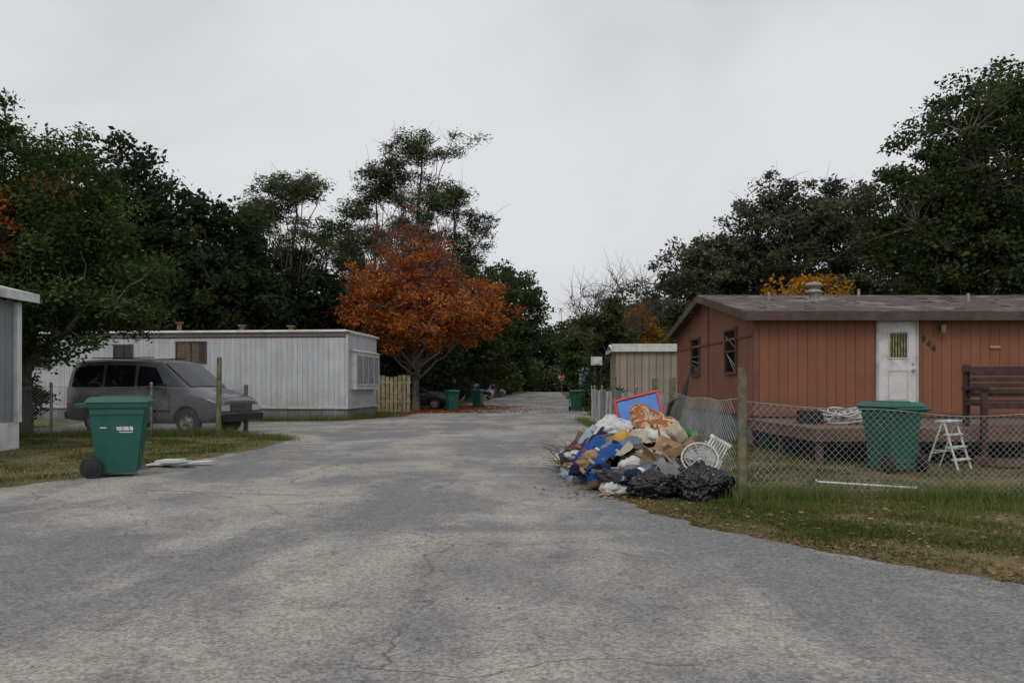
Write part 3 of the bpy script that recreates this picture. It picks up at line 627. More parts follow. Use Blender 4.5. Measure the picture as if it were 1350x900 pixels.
# ------------------------------------------------------------------ fences
def chainlink(name, pts, heights, cell=.078, wr=.0026, postr=.03, skip=(), ground=.03):
    m = MB()
    for s_i in range(len(pts) - 1):
        a = Vector((*pts[s_i], 0)); b_ = Vector((*pts[s_i + 1], 0)); L = (b_ - a).length; dr = (b_ - a) / L; nr = Vector((-dr.y, dr.x, 0)); h0, h1 = heights[s_i], heights[s_i + 1]
        hm = min(h0, h1); sag = .05 * L / 3
        def mp(u, v):
            t = u / L; hh = (h0 * (1 - t) + h1 * t) - sag * math.sin(math.pi * t) * (1 + .4 * math.sin(u * 3.1))
            bow = .05 * math.sin(math.pi * t) * math.sin(v * 2.2 + u) + .02 * math.sin(u * 4)
            return a + dr * u + nr * bow + Vector((0, 0, ground + v * (hh - ground)))
        Hh = hm; n = int((L + Hh) / cell)
        for sg in (1, -1):
            for i in range(n + 1):
                us = i * cell - Hh if sg == 1 else i * cell; pl = []
                K = 7
                for k in range(K + 1):
                    v = k / K; u = us + sg * v * Hh
                    if -.001 <= u <= L + .001: pl.append(mp(min(max(u, 0), L), v) + nr * (.003 * sg))
                if len(pl) > 1: m.path(pl, wr, 3, 0, cap=False)
        m.path([mp(L * k / 14, 1) for k in range(15)], wr * 1.6, 4, 0)
        m.path([mp(L * k / 14, 0) for k in range(15)], wr * 1.2, 4, 0)
    for i, (p_, h) in enumerate(zip(pts, heights)):
        if i in skip: continue
        m.path([(p_[0], p_[1], 0), (p_[0], p_[1], h + .06)], postr, 10, 1); m.lathe([(postr * 1.2, h + .05), (postr * 1.2, h + .08), (0, h + .12)], 10, 1, Matrix.Translation((p_[0], p_[1], 0)))
    return m.obj(name, [M['steel'], M['steelp']])
chainlink('chain_link_fence', [(2.66, 9.05), (6.7, 9.15), (10.6, 9.35), (14.5, 9.6)], [1.12, .98, 1.0, 1.0], skip=(0,))
chainlink('chain_link_fence', [(2.58, 9.1), (2.5, 12.5), (2.5, 16), (2.52, 19.5), (2.6, 23), (2.8, 27), (3.1, 31)], [1.15, 1.2, 1.2, 1.2, 1.2, 1.2, 1.2], skip=(0, 1))
def post(x, y, h, r=.055, name='fence_post', lean=0):
    m = MB(); m.path([(0, 0, -.05), (lean * .5, 0, h * .5), (lean, .01, h)], [r * 1.05, r, r * .95], 10)
    return m.obj(name, [M['wood']], loc=(x, y, 0))
post(2.62, 9.05, 1.5, .052); post(2.5, 12.4, 1.42, .05); post(2.44, 13.6, 1.42, .05); post(2.5, 19.5, 1.5, .06)
post(-7.5, 20.35, 2.02, .065, lean=.02); post(-7.35, 22.0, 1.32, .06)
chainlink('chain_link_fence', [(-16, 19.6), (-13.6, 19.9), (-11.6, 20.05), (-9.15, 20.2), (-7.55, 20.35), (-7.35, 22.0)], [1.25, 1.25, 1.28, 1.28, 1.25, 1.2], skip=(4, 5), wr=.003, cell=.085, postr=.035)
pf = MB()
for i in range(16): pf.box(i * .2, i * .2 + .16, 0, .02, .05, 1.75 + .05 * math.sin(i))
pf.box(0, 3.2, .021, .06, .5, .6); pf.box(0, 3.2, .021, .06, 1.4, 1.5)
pf.obj('wooden_fence', [mat('yellowed_boards', (.27, .23, .13), .8, .3, 5, dirt=(.14, .12, .07))], loc=(-8.0, 37.8, 0), bevel=.003)

# ------------------------------------------------------------------ white trailer (left)
T = empty('white_mobile_home', (-6.2, 30.0, 0), (0, 0, math.radians(-6)))
w = MB(); w.box(-15, 0, 0, 4.0, .45, 3.28); w.obj('walls', [M['alu']], T)
w = MB(); w.box(-15.1, .1, -.1, 4.1, 3.281, 3.36); w.box(-14.9, -.1, .1, 3.9, 3.361, 3.42); w.obj('roof', [M['metalr']], T, bevel=.02)
w = MB(); w.box(-15.12, .12, -.12, -.102, 3.27, 3.33); w.box(-15.0, 0.0, -.02, -.002, 3.12, 3.17); w.obj('roof_trim', [M['dbrown']], T)
w = MB(); w.box(-15, -.02, .03, .06, 0, .45); w.box(-.06, -.03, .06, 4, 0, .45); w.obj('skirting', [M['skirt']], T)
w = MB(); w.box(-15.0, .03, -.03, -.001, .42, .5); w.box(.001, .04, -.03, 4.0, .42, .5); w.box(-.05, .03, -.03, -.001, .5, 3.25); w.obj('trim', [M['dwhite']], T)
w = MB(); B0 = .24; w.box(.001, B0, .35, 3.6, 1.15, 2.6, 0); w.prism([(.0, 2.601), (B0 + .05, 2.601), (.0, 2.72)], 'y', .3, 3.65, 0)
for ya, yb in ((.5, 1.9), (2.0, 3.4)):
    w.box(B0 + .001, B0 + .012, ya, yb, 1.35, 2.45, 2); w.box(B0 + .0121, B0 + .03, ya - .03, yb + .03, 1.3, 1.36, 0); w.box(B0 + .0121, B0 + .03, ya - .03, yb + .03, 2.44, 2.5, 0); w.box(B0 + .013, B0 + .028, (ya + yb) / 2 - .03, (ya + yb) / 2 + .03, 1.36, 2.44, 0)
w.obj('bay_window', [M['dwhite'], M['white'], mat('curtained_glass', (.30, .31, .32), .15, .2, 5)], T)
def window_y(P, xa, xb, za, zb, name, curtain=True, y=0, fm='dwhite'):
    g = MB(); g.box(xa, xb, y - .012, y - .002, za, zb, 0)
    for (a, b, c, e) in ((xa - .05, xa, za - .05, zb + .05), (xb, xb + .05, za - .05, zb + .05), (xa, xb, za - .05, za), (xa, xb, zb, zb + .05), ((xa + xb) / 2 - .02, (xa + xb) / 2 + .02, za, zb)): g.box(a, b, y - .04, y - .001, c, e, 1)
    if curtain: g.box(xa + .02, (xa + xb) / 2 - .03, y - .016, y - .0125, za + .02, zb - .02, 2); g.box((xa + xb) / 2 + .03, xb - .25, y - .016, y - .0125, za + .02, zb - .02, 2)
    g.obj(name, [M['glass'], M[fm], M['curtain']], P)
window_y(T, -6.75, -5.6, 2.2, 2.95, 'window', fm='dbrown'); window_y(T, -9.3, -8.6, 1.9, 2.85, 'window', False, fm='dbrown'); window_y(T, -13, -12, 2.0, 2.8, 'window')
v = MB()
for a, h in ((-7.2, .35), (-4.6, .22), (-2.6, .18), (-10.5, .3)): v.cyl((a, 1, 3.4), (a, 1, 3.42 + h), .09, n=10); v.cyl((a, 1, 3.42 + h), (a, 1, 3.47 + h), .16, n=10)
v.obj('roof_vents', [M['card2']], T)
T2 = empty('pale_mobile_home', (-18.4, 31.5, 0), (0, 0, math.radians(-4)))
w = MB(); w.box(-10, 0, 0, 4, .4, 2.75); w.obj('walls', [mat('cream_siding', (.45, .43, .36), .6, .1, 3, dirt=(.3, .28, .22))], T2)
w = MB(); w.box(-10.1, .1, -.1, 4.1, 2.751, 2.9); w.obj('roof', [M['metalr']], T2)
window_y(T2, -2.6, -1.5, 1.5, 2.3, 'window')
B = empty('grey_building', (0, 0, 0))
w = MB(); w.box(-17, -10.2, 8, 16.4, .55, 3.02); w.obj('walls', [M['greyside']], B)
w = MB(); w.box(-17.02, -10.17, 7.98, 16.43, 0, .55); w.box(-10.2, -10.13, 16.3, 16.46, .551, 3.0); w.obj('white_base', [M['white']], B)
w = MB(); w.prism([(-9.9, 3.02), (-13.6, 3.9), (-17.3, 3.02), (-17.3, 3.2), (-13.6, 4.08), (-9.9, 3.2)], 'y', 7.7, 16.7); w.obj('roof', [M['metalr']], B)
S = empty('storage_shed', (4.32, 33.0, 0), (0, 0, math.radians(-3)))
w = MB(); w.box(0, 4.4, 0, 3.5, 0, 2.72); w.obj('walls', [M['beige']], S)
w = MB(); xs = [i * .1 for i in range(-2, 47)]
vs = [(x_, y_, 2.78 + (.28 if y_ == 1.75 else 0) + .018 * (i % 2)) for y_ in (-.15, 1.75, 3.65) for i, x_ in enumerate(xs)]
nn = len(xs); w.add(vs, [(j * nn + i, j * nn + i + 1, (j + 1) * nn + i + 1, (j + 1) * nn + i) for j in range(2) for i in range(nn - 1)]); w.box(-.2, 4.6, -.16, -.12, 2.7, 3.02); w.box(-.2, -.16, -.12, 3.65, 2.7, 2.84); w.obj('roof', [M['metalr']], S)
S2 = empty('blue_shed', (6.4, 72, 0))
w = MB(); w.box(0, 3, 0, 5, 0, 2.7); w.obj('walls', [mat('pale_blue_paint', (.22, .36, .45), .6, .1, 2)], S2)
w = MB(); w.prism([(-.2, 2.71), (3.2, 2.71), (1.5, 3.5)], 'y', -.2, 5.2); w.obj('roof', [M['metalr']], S2)
w = MB(); w.box(.5, 1.4, -.03, -.001, 1.2, 2.1); w.obj('window', [M['glass']], S2)
h = MB(); h.cyl((0, 0, 0), (0, 0, 2.9), .04, n=8, mi=1); h.box(-.3, .3, -.35, -.31, 2.4, 2.85, 0); h.box(-.03, .03, -.31, 0, 2.6, 2.66, 1)
h.path([(.2 * math.cos(a * .4), -.57 + .2 * math.sin(a * .4), 2.45) for a in range(16)], .012, 5, 2, closed=True); h.obj('basketball_hoop', [M['white'], M['dbrown'], M['redT']], loc=(4.55, 43.2, 0))
h = MB(); h.cyl((0, .03, 0), (0, .03, 2.3), .035, n=8, mi=1)
oc = [(.42 * math.cos(math.pi / 8 + k * math.pi / 4), 2.4 + .42 * math.sin(math.pi / 8 + k * math.pi / 4)) for k in range(8)]
oc2 = [(x_ * .9, 2.4 + (z_ - 2.4) * .9) for x_, z_ in oc]
h.prism(oc, 'y', -.012, 0, 2); h.prism(oc2, 'y', -.016, -.0125, 0); so = h.obj('stop_sign', [M['redT'], M['steelp'], M['white']], loc=(7.0, 112, 0))
cu = bpy.data.curves.new('lettering', 'FONT'); cu.body = 'STOP'; cu.size = .3; cu.extrude = .002; cu.align_x = 'CENTER'; cu.align_y = 'CENTER'; cu.materials.append(M['white'])
o = bpy.data.objects.new('lettering', cu); col.objects.link(o); o.parent = so; o.location = (0, -.022, 2.4); o.rotation_euler = (math.pi / 2, 0, 0)

# ------------------------------------------------------------------ carts
def cart(x, y, rot, s=1.0, mark=True):
    m = MB()
    m.frustum((-.22, .22, -.23, .25), (-.275, .275, -.34, .34), .06, .95)
    m.frustum((-.3, .3, -.37, .36), (-.31, .31, -.38, .37), .93, 1.0)
    m.box(-.285, -.22, -.33, .33, .84, .9); m.box(.22, .285, -.33, .33, .84, .9)
    m.frustum((-.325, .325, -.41, .39), (-.27, .27, -.34, .33), 1.003, 1.075, 0); m.box(-.16, .16, -.25, .22, 1.07, 1.09)
    m.box(-.3, .3, -.43, -.38, .985, 1.03)
    for k in (-.16, 0, .16): m.frustum((k - .03, k + .03, -.246, -.22), (k - .035, k + .035, -.352, -.3), .1, .9)
    m.box(-.26, -.22, .36, .5, .93, .99); m.box(.22, .26, .36, .5, .93, .99); m.path([(-.28, .49, .97), (.28, .49, .97)], .02, 10)
    m.box(-.2, .2, .2, .3, .06, .2)
    m.path([(-.3, .3, .14), (.3, .3, .14)], .012, 8, 1)
    for sx in (-1, 1):
        R = Matrix.Translation((sx * .29, .3, .14)) @ Matrix.Rotation(math.pi / 2, 4, 'Y')
        m.lathe([(.0, -.035), (.09, -.035), (.095, -.025), (.13, -.03), (.14, -.015), (.14, .015), (.13, .03), (.095, .025), (.09, .035), (0, .035)], 24, 1, R)
        m.lathe([(0, -.042), (.03, -.042), (.03, .042), (0, .042)], 12, 1, R)
    if mark:
        for sx in (-1, 1):
            f = lambda z: .22 + .055 * (z - .06) / .89 + .0025
            for (ya, yb, za, zb) in ((-.2, -.16, .63, .68), (-.15, -.08, .63, .68), (-.07, -.0, .63, .68), (-.2, -.03, .6, .612), (.12, .2, .66, .675)):
                q = [(sx * f(za), ya, za), (sx * f(za), yb, za), (sx * f(zb), yb + .01, zb), (sx * f(zb), ya + .01, zb)]; m.add(q, [(0, 1, 2, 3)], 2)
    return m.obj('wheeled_trash_cart', [M['green'], M['rubber'], M['white']], loc=(x, y, 0), rot=(0, 0, math.radians(rot)), bevel=.012, scale=s)
cart(-5.66, 11.5, 108, 1.06); cart(5.76, 12.1, -166, .98, False)
cart(-3.05, 40.5, 20, 1.0, False); cart(-2.05, 47, -10, 1.0, False); cart(3.3, 40.3, 15, 1.0, False)
b = MB(); b.box(0, .85, 0, .22, .02, .045, 0); b.box(.1, .95, .25, .42, .015, .035, 0, Matrix.Rotation(.12, 4, 'Z')); b.box(.3, .7, -.2, .1, .05, .07, 1, Matrix.Rotation(.3, 4, 'Z')); b.box(.1, .5, .1, .35, .045, .09, 0)
b.box(.35, .6, .05, .12, .09, .14, 0, Matrix.Rotation(.2, 4, 'Y'))
b.obj('discarded_boards', [M['white'], M['dwhite']], loc=(-5.85, 12.7, 0), rot=(.03, -.04, -.25), bevel=.004)

# ------------------------------------------------------------------ vehicles
def car(name, st, wheels, paint, side_w, shield, loc, rot, wr=.33, half=.9, scale=1, trim=True):
    E = empty(name, loc, (0, 0, rot)); E.scale = (scale,) * 3
    rings = []
    for (x, zb, zbelt, zt, wb, wt) in st:
        mid = zb + (zbelt - zb) * .55
        hp = [(wb * .9, zb), (wb * .985, zb + .12), (wb * 1.0, mid), (wb * .975, zbelt), (wt, zt - .06), (wt - .1, zt - .005), (wt * .45, zt + .015)]
        rings.append([(x, y, z) for y, z in hp] + [(x, -y, z) for y, z in hp[::-1]])
    V = [p for r_ in rings for p in r_]; n = 14; F = []
    for i in range(len(rings) - 1):
        for k in range(n): F.append((i * n + k, i * n + (k + 1) % n, (i + 1) * n + (k + 1) % n, (i + 1) * n + k))
    F.append(tuple(range(n))); F.append(tuple((len(rings) - 1) * n + k for k in range(n))[::-1])
    b = MB(); b.add(V, F, 0, None, True); body = b.obj('body', [paint], E)
    bv = body.modifiers.new('bev', 'BEVEL'); bv.width = .03; bv.segments = 3; bv.angle_limit = math.radians(28); bv.limit_method = 'ANGLE'
    cm = MB()
    for wx in wheels: cm.cyl((wx, -1.3, wr), (wx, 1.3, wr), wr * 1.2, n=32)
    me_o = cm.obj('cut', [M['rubber']], loc=(0, 0, 0)); me_o.parent = E
    bo = body.modifiers.new('arch', 'BOOLEAN'); bo.object = me_o; bo.operation = 'DIFFERENCE'; bo.solver = 'EXACT'
    dg = bpy.context.evaluated_depsgraph_get(); dg.update()
    nm_ = bpy.data.meshes.new_from_object(body.evaluated_get(dg)); body.modifiers.clear(); body.data = nm_
    bpy.data.objects.remove(me_o)
    for p in body.data.polygons: p.use_smooth = True
    try: body.data.set_sharp_from_angle(angle=math.radians(35))
    except Exception: pass
    def sec(x):
        for i in range(len(st) - 1):
            if st[i][0] <= x <= st[i + 1][0]:
                t = (x - st[i][0]) / (st[i + 1][0] - st[i][0]); return [a * (1 - t) + c * t for a, c in zip(st[i], st[i + 1])]
        return st[-1]
    g = MB()
    def sidep(x, t, sgn, off=.014):
        s_ = sec(x); a = (s_[4] * .975, s_[2]); b2 = (s_[5], s_[3] - .06); y = a[0] + (b2[0] - a[0]) * t + off; z = a[1] + (b2[1] - a[1]) * t + off * .2
        return (x, sgn * y, z)
    def sgrid(x0b, x1b, x0t, x1t, t0, t1, mi, off=.014):
        for sgn in (1, -1):
            nx, nt_ = 8, 3; vs = []
            for j in range(nt_ + 1):
                q = j / nt_; t = t0 + (t1 - t0) * q
                for i in range(nx + 1):
                    xx = (x0b * (1 - q) + x0t * q) * (1 - i / nx) + (x1b * (1 - q) + x1t * q) * i / nx; vs.append(sidep(xx, t, sgn, off))
            g.add(vs, [(j * (nx + 1) + i, j * (nx + 1) + i + 1, (j + 1) * (nx + 1) + i + 1, (j + 1) * (nx + 1) + i) for j in range(nt_) for i in range(nx)], mi, None, True)
    for q in side_w: sgrid(*q, 0)
    for (i0, pad) in shield:
        s0, s1 = st[i0], st[i0 + 1]; vs = []
        for j in range(5):
            q = pad + (1 - 2 * pad) * j / 4
            s_ = [a * (1 - q) + c * q for a, c in zip(s0, s1)]; nxv = Vector((s1[3] - s0[3], 0, -(s1[0] - s0[0]))).normalized() * -1
            wv = s_[5] - .07
            for k in range(9):
                yy = -wv + 2 * wv * k / 8; zz = s_[3] + .002 + .013 * (1 - min(1, abs(yy) / wv))
                vs.append((s_[0] + nxv.x * .016, yy, zz + abs(nxv.z) * .016))
        g.add(vs, [(j * 9 + k, j * 9 + k + 1, (j + 1) * 9 + k + 1, (j + 1) * 9 + k) for j in range(4) for k in range(8)], 0, None, True)
    g.obj('windows', [M['glass']], E)
    wm = MB()
    for wx in wheels:
        for sgn in (-1, 1):
            R = Matrix.Translation((wx, sgn * (half - .12), wr)) @ Matrix.Rotation(-math.pi / 2 * sgn, 4, 'X')
            wm.lathe([(.6 * wr, -.1), (.85 * wr, -.11), (.97 * wr, -.09), (wr, -.05), (wr, .05), (.97 * wr, .09), (.85 * wr, .11), (.62 * wr, .1)], 32, 0, R)
            wm.lathe([(.62 * wr, .1), (.6 * wr, .085), (.55 * wr, .05), (.3 * wr, .045), (.25 * wr, .075), (.12 * wr, .085), (0, .085)], 32, 1, R)
            wm.lathe([(0, -.08), (.6 * wr, -.09)], 32, 0, R)
            for k in range(5):
                a = k * 2 * math.pi / 5; wm.box(.28 * wr, .56 * wr, -.012, .012, .05, .07, 0, R @ Matrix.Rotation(a, 4, 'Z'))
    wm.obj('wheels', [M['rubber'], M['chimney']], E)
    if trim:
        x1 = st[-1][0]; x0 = st[0][0]; t = MB(); wb = st[-1][4]
        t.box(x1 - .12, x1 + .09, -wb - .02, wb + .02, .34, .52, 0); t.box(x0 - .08, x0 + .1, -wb - .02, wb + .02, .36, .54, 0)
        t.box(x1 - .02, x1 + .015, -.42, .42, .58, .76, 0)
        for k in range(5): t.box(x1 + .012, x1 + .022, -.4, .4, .6 + k * .032, .608 + k * .032, 2)
        for sgn in (-1, 1):
            t.box(x1 - .08, x1 + .02, sgn * .45 if sgn > 0 else -wb + .04, wb - .04 if sgn > 0 else -.45, .6, .75, 1)
            t.box(x0 - .015, x0 + .03, sgn * (wb - .14) if sgn > 0 else -wb + .02, wb - .02 if sgn > 0 else -wb + .14, .75, 1.1, 3)
            t.box(st[0][0] + 1.4, x1 - 1.4, sgn * (half + .002), sgn * (half + .022), .56, .62, 0)
        t.obj('trim', [M['rubber'], mat('headlamp_glass', (.5, .5, .48), .12, .1, 3), M['chimney'], mat('tail_lamp', (.25, .01, .01), .2, .1, 3)], E)
    return E
paint_v, nt, b_ = newmat('charcoal_paint'); v_ = coords(nt)
nt.links.new(mixc(nt, ramp(nt, noise_(nt, v_, 2, 5), .4, .7), (.12, .126, .14), (.16, .166, .18)), b_.inputs['Base Color'])
b_.inputs['Metallic'].default_value = .2; b_.inputs['Roughness'].default_value = .33; b_.inputs['Coat Weight'].default_value = .4
van_st = [(0, .36, 1.12, 1.62, .84, .66), (.12, .33, 1.12, 1.82, .88, .70), (.5, .3, 1.1, 1.89, .905, .72), (1.4, .28, 1.09, 1.92, .91, .74), (2.4, .28, 1.07, 1.90, .91, .73), (2.95, .28, 1.06, 1.84, .91, .70),
          (3.85, .28, 1.03, 1.16, .90, .74), (4.35, .3, .93, 1.04, .88, .74), (4.68, .32, .82, .93, .84, .70), (4.78, .36, .72, .84, .80, .66)]
E = car('parked_van', van_st, (.95, 3.85), paint_v, [(.2, 1.22, .24, 1.2, .12, .86), (1.3, 2.25, 1.3, 2.22, .12, .86), (2.34, 3.28, 2.32, 2.82, .12, .84)], [(5, .05)], (-12.1, 22.95, 0), math.radians(-18), scale=1.06, half=.9, wr=.33)
t = MB()
for sgn in (-1, 1):
    for xx in (1.26, 2.29, 3.36): t.box(xx - .006, xx + .006, sgn * .905, sgn * .918, .42, 1.04, 0)
    for xx in (1.5, 2.45): t.box(xx - .09, xx + .09, sgn * .9, sgn * .935, .9, .94, 0)
    t.box(3.12, 3.3, sgn * .93, sgn * 1.1, 1.1, 1.27, 0); t.box(3.18, 3.26, sgn * .86, sgn * .94, 1.1, 1.15, 0)
    t.box(.6, 2.6, sgn * .58, sgn * .61, 1.93, 1.955, 0)
t.obj('mirrors_and_seams', [M['rubber']], E, bevel=.006)
sed = [(0, .35, .85, .95, .78, .62), (.12, .3, .88, .98, .82, .66), (.8, .28, .9, 1.02, .86, .66), (1.35, .26, .9, 1.38, .87, .58), (2.4, .26, .89, 1.42, .87, .6), (3.25, .26, .88, .98, .87, .66), (4.1, .28, .8, .88, .84, .64), (4.5, .34, .66, .74, .76, .58)]
def sedan(loc, rot, paint):
    return car('parked_car', sed, (.85, 3.55), paint, [(1.3, 1.95, 1.5, 1.95, .12, .84), (2.03, 2.95, 2.03, 2.5, .12, .84)], [(4, .06), (2, .06)], loc, rot, wr=.31, half=.86)
sedan((-7.6, 44.5, 0), math.radians(-8), mat('dark_car_paint', (.02, .022, .028), .25, .1, 2))
sedan((-4.6, 72, 0), math.radians(60), mat('white_car_paint', (.55, .55, .56), .3, .05, 2))
sedan((-3.6, 86, 0), math.radians(60), mat('silver_car_paint', (.35, .36, .38), .3, .05, 2))

# ------------------------------------------------------------------ trash pile
def moundh(x, y):
    u = (x - 1.70) / 1.04; v = (y - 11.5) / 2.6; r2 = u * u + v * v
    return max(0, .66 * (1 - r2) ** .75 if r2 < 1 else 0) + .02
def folds(p, seed):
    q = p + Vector((noise.noise(p * .9), noise.noise(p * .9 + Vector((7, 1, 3))), noise.noise(p * .7))) * 1.1
    a = noise.noise(q * 1.1 + Vector((seed, 0, 0))); b_ = noise.noise(q * 2.3 + Vector((0, seed, 0)))
    return .6 * math.sin(a * 9) + .35 * math.sin(b_ * 8)
def lump(mb, loc, size, seed, mi, amp=.18, f=1.6, sub=4, rot=0, tie=False):
    bm = bmesh.new(); bmesh.ops.create_icosphere(bm, subdivisions=sub, radius=1); off = Vector((seed * 3.1, seed * 1.7, seed))
    R = Matrix.Rotation(rot, 3, 'Z'); bm.verts.index_update(); vs = []
    for v in bm.verts:
        p = v.co.copy(); k = 1 + noise.noise(p * 1.1 + off) * .38 + folds(p * f + off, seed) * amp * .7
        if tie:
            th = math.atan2(p.y, p.x); up = max(0, p.z); k += .07 * math.sin(th * 9 + 4 * noise.noise(p * 2 + off)) * up ** .7 + .03 * math.sin(th * 21 + 5 * noise.noise(p * 3 + off))
            k *= 1 + .35 * max(0, up - .8)
        p = p * k; p = Vector((p.x * size[0], p.y * size[1], max(p.z, -.55) * size[2])); p = R @ p; vs.append(p + Vector(loc))
    mb.add(vs, [tuple(v.index for v in f_.verts) for f_ in bm.faces], mi, None, True); bm.free()
def drape(mb, cx, cy, a, b, rot, seed, mi, lift=.03, amp=.07):
    n = 40; vs = []; off = Vector((seed * 5.3, seed * 2.9, 0)); ca, sa = math.cos(rot), math.sin(rot)
    for j in range(n + 1):
        for i in range(n + 1):
            u = i / n - .5; v = j / n - .5
            uu = u * math.sqrt(1 - 1.1 * v * v); vv = v * math.sqrt(1 - 1.1 * u * u)
            k = 1 + .3 * noise.noise(Vector((math.atan2(v, u) * .9, seed, 0)))
            x = uu * a * k; y = vv * b * k
            X = cx + x * ca - y * sa; Y = cy + x * sa + y * ca
            fo = folds(Vector((x * 3.0, y * 3.0, 0)) + off, seed) * amp
            edge = max(abs(u), abs(v)) * 2
            vs.append((X + fo * .3, Y + fo * .3, max(.012, moundh(X, Y) + lift * (1 - edge ** 4) + fo * (1 - .3 * edge))))
    mb.add(vs, [(j * (n + 1) + i, j * (n + 1) + i + 1, (j + 1) * (n + 1) + i + 1, (j + 1) * (n + 1) + i) for j in range(n) for i in range(n)], mi, None, True)
cp = MB(); rnd = random.Random(21)
for i in range(64):
    a = rnd.uniform(0, 6.28); r0 = rnd.uniform(0, .95) ** .55; x = 1.70 + .98 * r0 * math.cos(a); y = 11.5 + 2.45 * r0 * math.sin(a); hgt = moundh(x, y)
    z = rnd.uniform(.2, .9) * hgt; s_ = rnd.uniform(.10, .23)
    lump(cp, (x, y, z), (s_ * rnd.uniform(.8, 1.5), s_ * rnd.uniform(.8, 1.4), s_ * rnd.uniform(.45, .75)), i * 1.37, rnd.choice([0, 0, 1, 3, 5, 7, 8, 9, 11, 12, 4, 1, 8]), .22, 1.3, 4, rnd.uniform(0, 3))
for i in range(16):
    a = rnd.uniform(0, 6.28); r0 = rnd.uniform(.1, 1.0) ** .6; x = 1.7 + .85 * r0 * math.cos(a); y = 11.4 + 2.3 * r0 * math.sin(a)
    drape(cp, x, y, rnd.uniform(.35, .65), rnd.uniform(.3, .55), rnd.uniform(0, 3), i * 1.9 + 3, [0, 1, 7, 8, 5, 0, 11, 1][i % 8], rnd.uniform(.02, .08), rnd.uniform(.03, .06))
drape(cp, 1.10, 10.75, .42, .6, .4, 77, 2, .08, .06); drape(cp, 1.2, 10.2, .4, .45, 1.0, 84, 2, .06, .05); drape(cp, 1.25, 11.3, .45, .45, 1.4, 78, 4, .08, .05)
drape(cp, 1.4, 11.4, .6, .6, .9, 79, 0, .1, .06); drape(cp, 1.3, 12.0, .6, .6, .3, 81, 3, .12, .06); drape(cp, 1.42, 10.45, .30, .22, .1, 80, 6, .12, .04)
lump(cp, (1.14, 10.15, .1), (.17, .2, .12), 55, 2, .25, 1.5, 5); lump(cp, (1.55, 11.2, .62), (.26, .28, .15), 56, 0, .25, 1.3, 5); lump(cp, (1.3, 11.0, .42), (.22, .24, .15), 58, 3, .25, 1.3, 5)
lump(cp, (1.7, 10.3, .38), (.2, .2, .13), 59, 1, .25, 1.3, 5); lump(cp, (2.25, 11.0, .52), (.22, .25, .15), 60, 0, .25, 1.3, 5)
cp.obj('clothes_pile', CL)
def bag(loc, size, seed, rot=0):
    m = MB(); lump(m, (0, 0, size[2] * .52), size, seed, 0, .12, 1.8, 6, tie=True)
    m.path([(0, 0, size[2] * 1.3), (.03, .02, size[2] * 1.55), (.07, .05, size[2] * 1.65)], [.06, .03, .07], 8)
    return m.obj('garbage_bag', [M['bag']], loc=loc, rot=(0, 0, rot))
bag((1.62, 9.3, .02), (.32, .26, .18), 5); bag((2.18, 9.15, .02), (.31, .29, .22), 9, 1.0); bag((1.95, 9.6, .03), (.28, .26, .22), 14, 2)
def cushion(loc, size, rot, seed, mi, name='seat_cushion'):
    bm = bmesh.new(); bmesh.ops.create_cube(bm, size=2); bmesh.ops.subdivide_edges(bm, edges=bm.edges, cuts=14, use_grid_fill=True); m = MB(); bm.verts.index_update(); vs = []
    for v in bm.verts:
        p = v.co; e = 4.5; l = (abs(p.x) ** e + abs(p.y) ** e + abs(p.z) ** e) ** (1 / e); q = p / l
        q = Vector((q.x * size[0], q.y * size[1], q.z * size[2] * (1.15 - .35 * (p.x ** 2 + p.y ** 2) / 2))); q += Vector((1, 1, 1)) * noise.noise(q * 5 + Vector((seed, 0, 0))) * .025; vs.append(q)
    m.add(vs, [tuple(v.index for v in f.verts) for f in bm.faces], 0, None, True); bm.free(); return m.obj(name, [mi], loc=loc, rot=rot)
cushion((1.98, 11.35, .76), (.32, .28, .1), (.75, .35, .5), 1, M['floral']); cushion((1.98, 10.75, .62), (.3, .26, .09), (.9, -.2, -.2), 3, M['floral']); cushion((1.55, 11.9, .68), (.3, .26, .09), (.3, -.3, 1), 7, CL[0])
cushion((1.38, 9.95, .15), (.25, .2, .12), (.0, .05, .2), 8, CL[1]); cushion((2.18, 10.5, .66), (.12, .2, .1), (.3, .9, .2), 4, CL[1]); cushion((1.2, 9.98, .03), (.2, .15, .02), (.0, .05, .3), 9, CL[2], 'plastic_lid')
def cbox(loc, s, rot, m_):
    b = MB(); a, c, h = s; t = .008
    b.box(-a, a, -c, c, 0, t); b.box(-a, a, -c, -c + t, t, h); b.box(-a, a, c - t, c, t, h); b.box(-a, -a + t, -c + t, c - t, t, h); b.box(a - t, a, -c + t, c - t, t, h)
    for ang, T_, (x0, x1) in ((-2.2, Matrix.Translation((0, -c, h)), (-a, a)), (2.4, Matrix.Translation((0, c, h)), (-a, a))):
        R = T_ @ Matrix.Rotation(ang, 4, 'X'); b.box(x0, x1, 0, t * .6, 0, c * .9, 0, R)
    for ang, xx in ((-.9, a), (.7, -a)):
        R = Matrix.Translation((xx, 0, h)) @ Matrix.Rotation(-ang, 4, 'Y'); b.box(0, t * .6, -c, c, 0, a * .8, 0, R)
    return b.obj('cardboard_box', [m_], loc=loc, rot=rot)
cbox((1.78, 9.85, .17), (.2, .16, .24), (.4, .15, .5), M['card']); cbox((1.97, 10.25, .34), (.17, .2, .22), (-.5, .4, -.4), M['card']); cbox((1.0, 12.3, .1), (.2, .16, .26), (.3, -.5, .8), M['card2']); cbox((2.2, 9.95, .25), (.15, .13, .2), (.9, .3, 1.2), M['card2'])
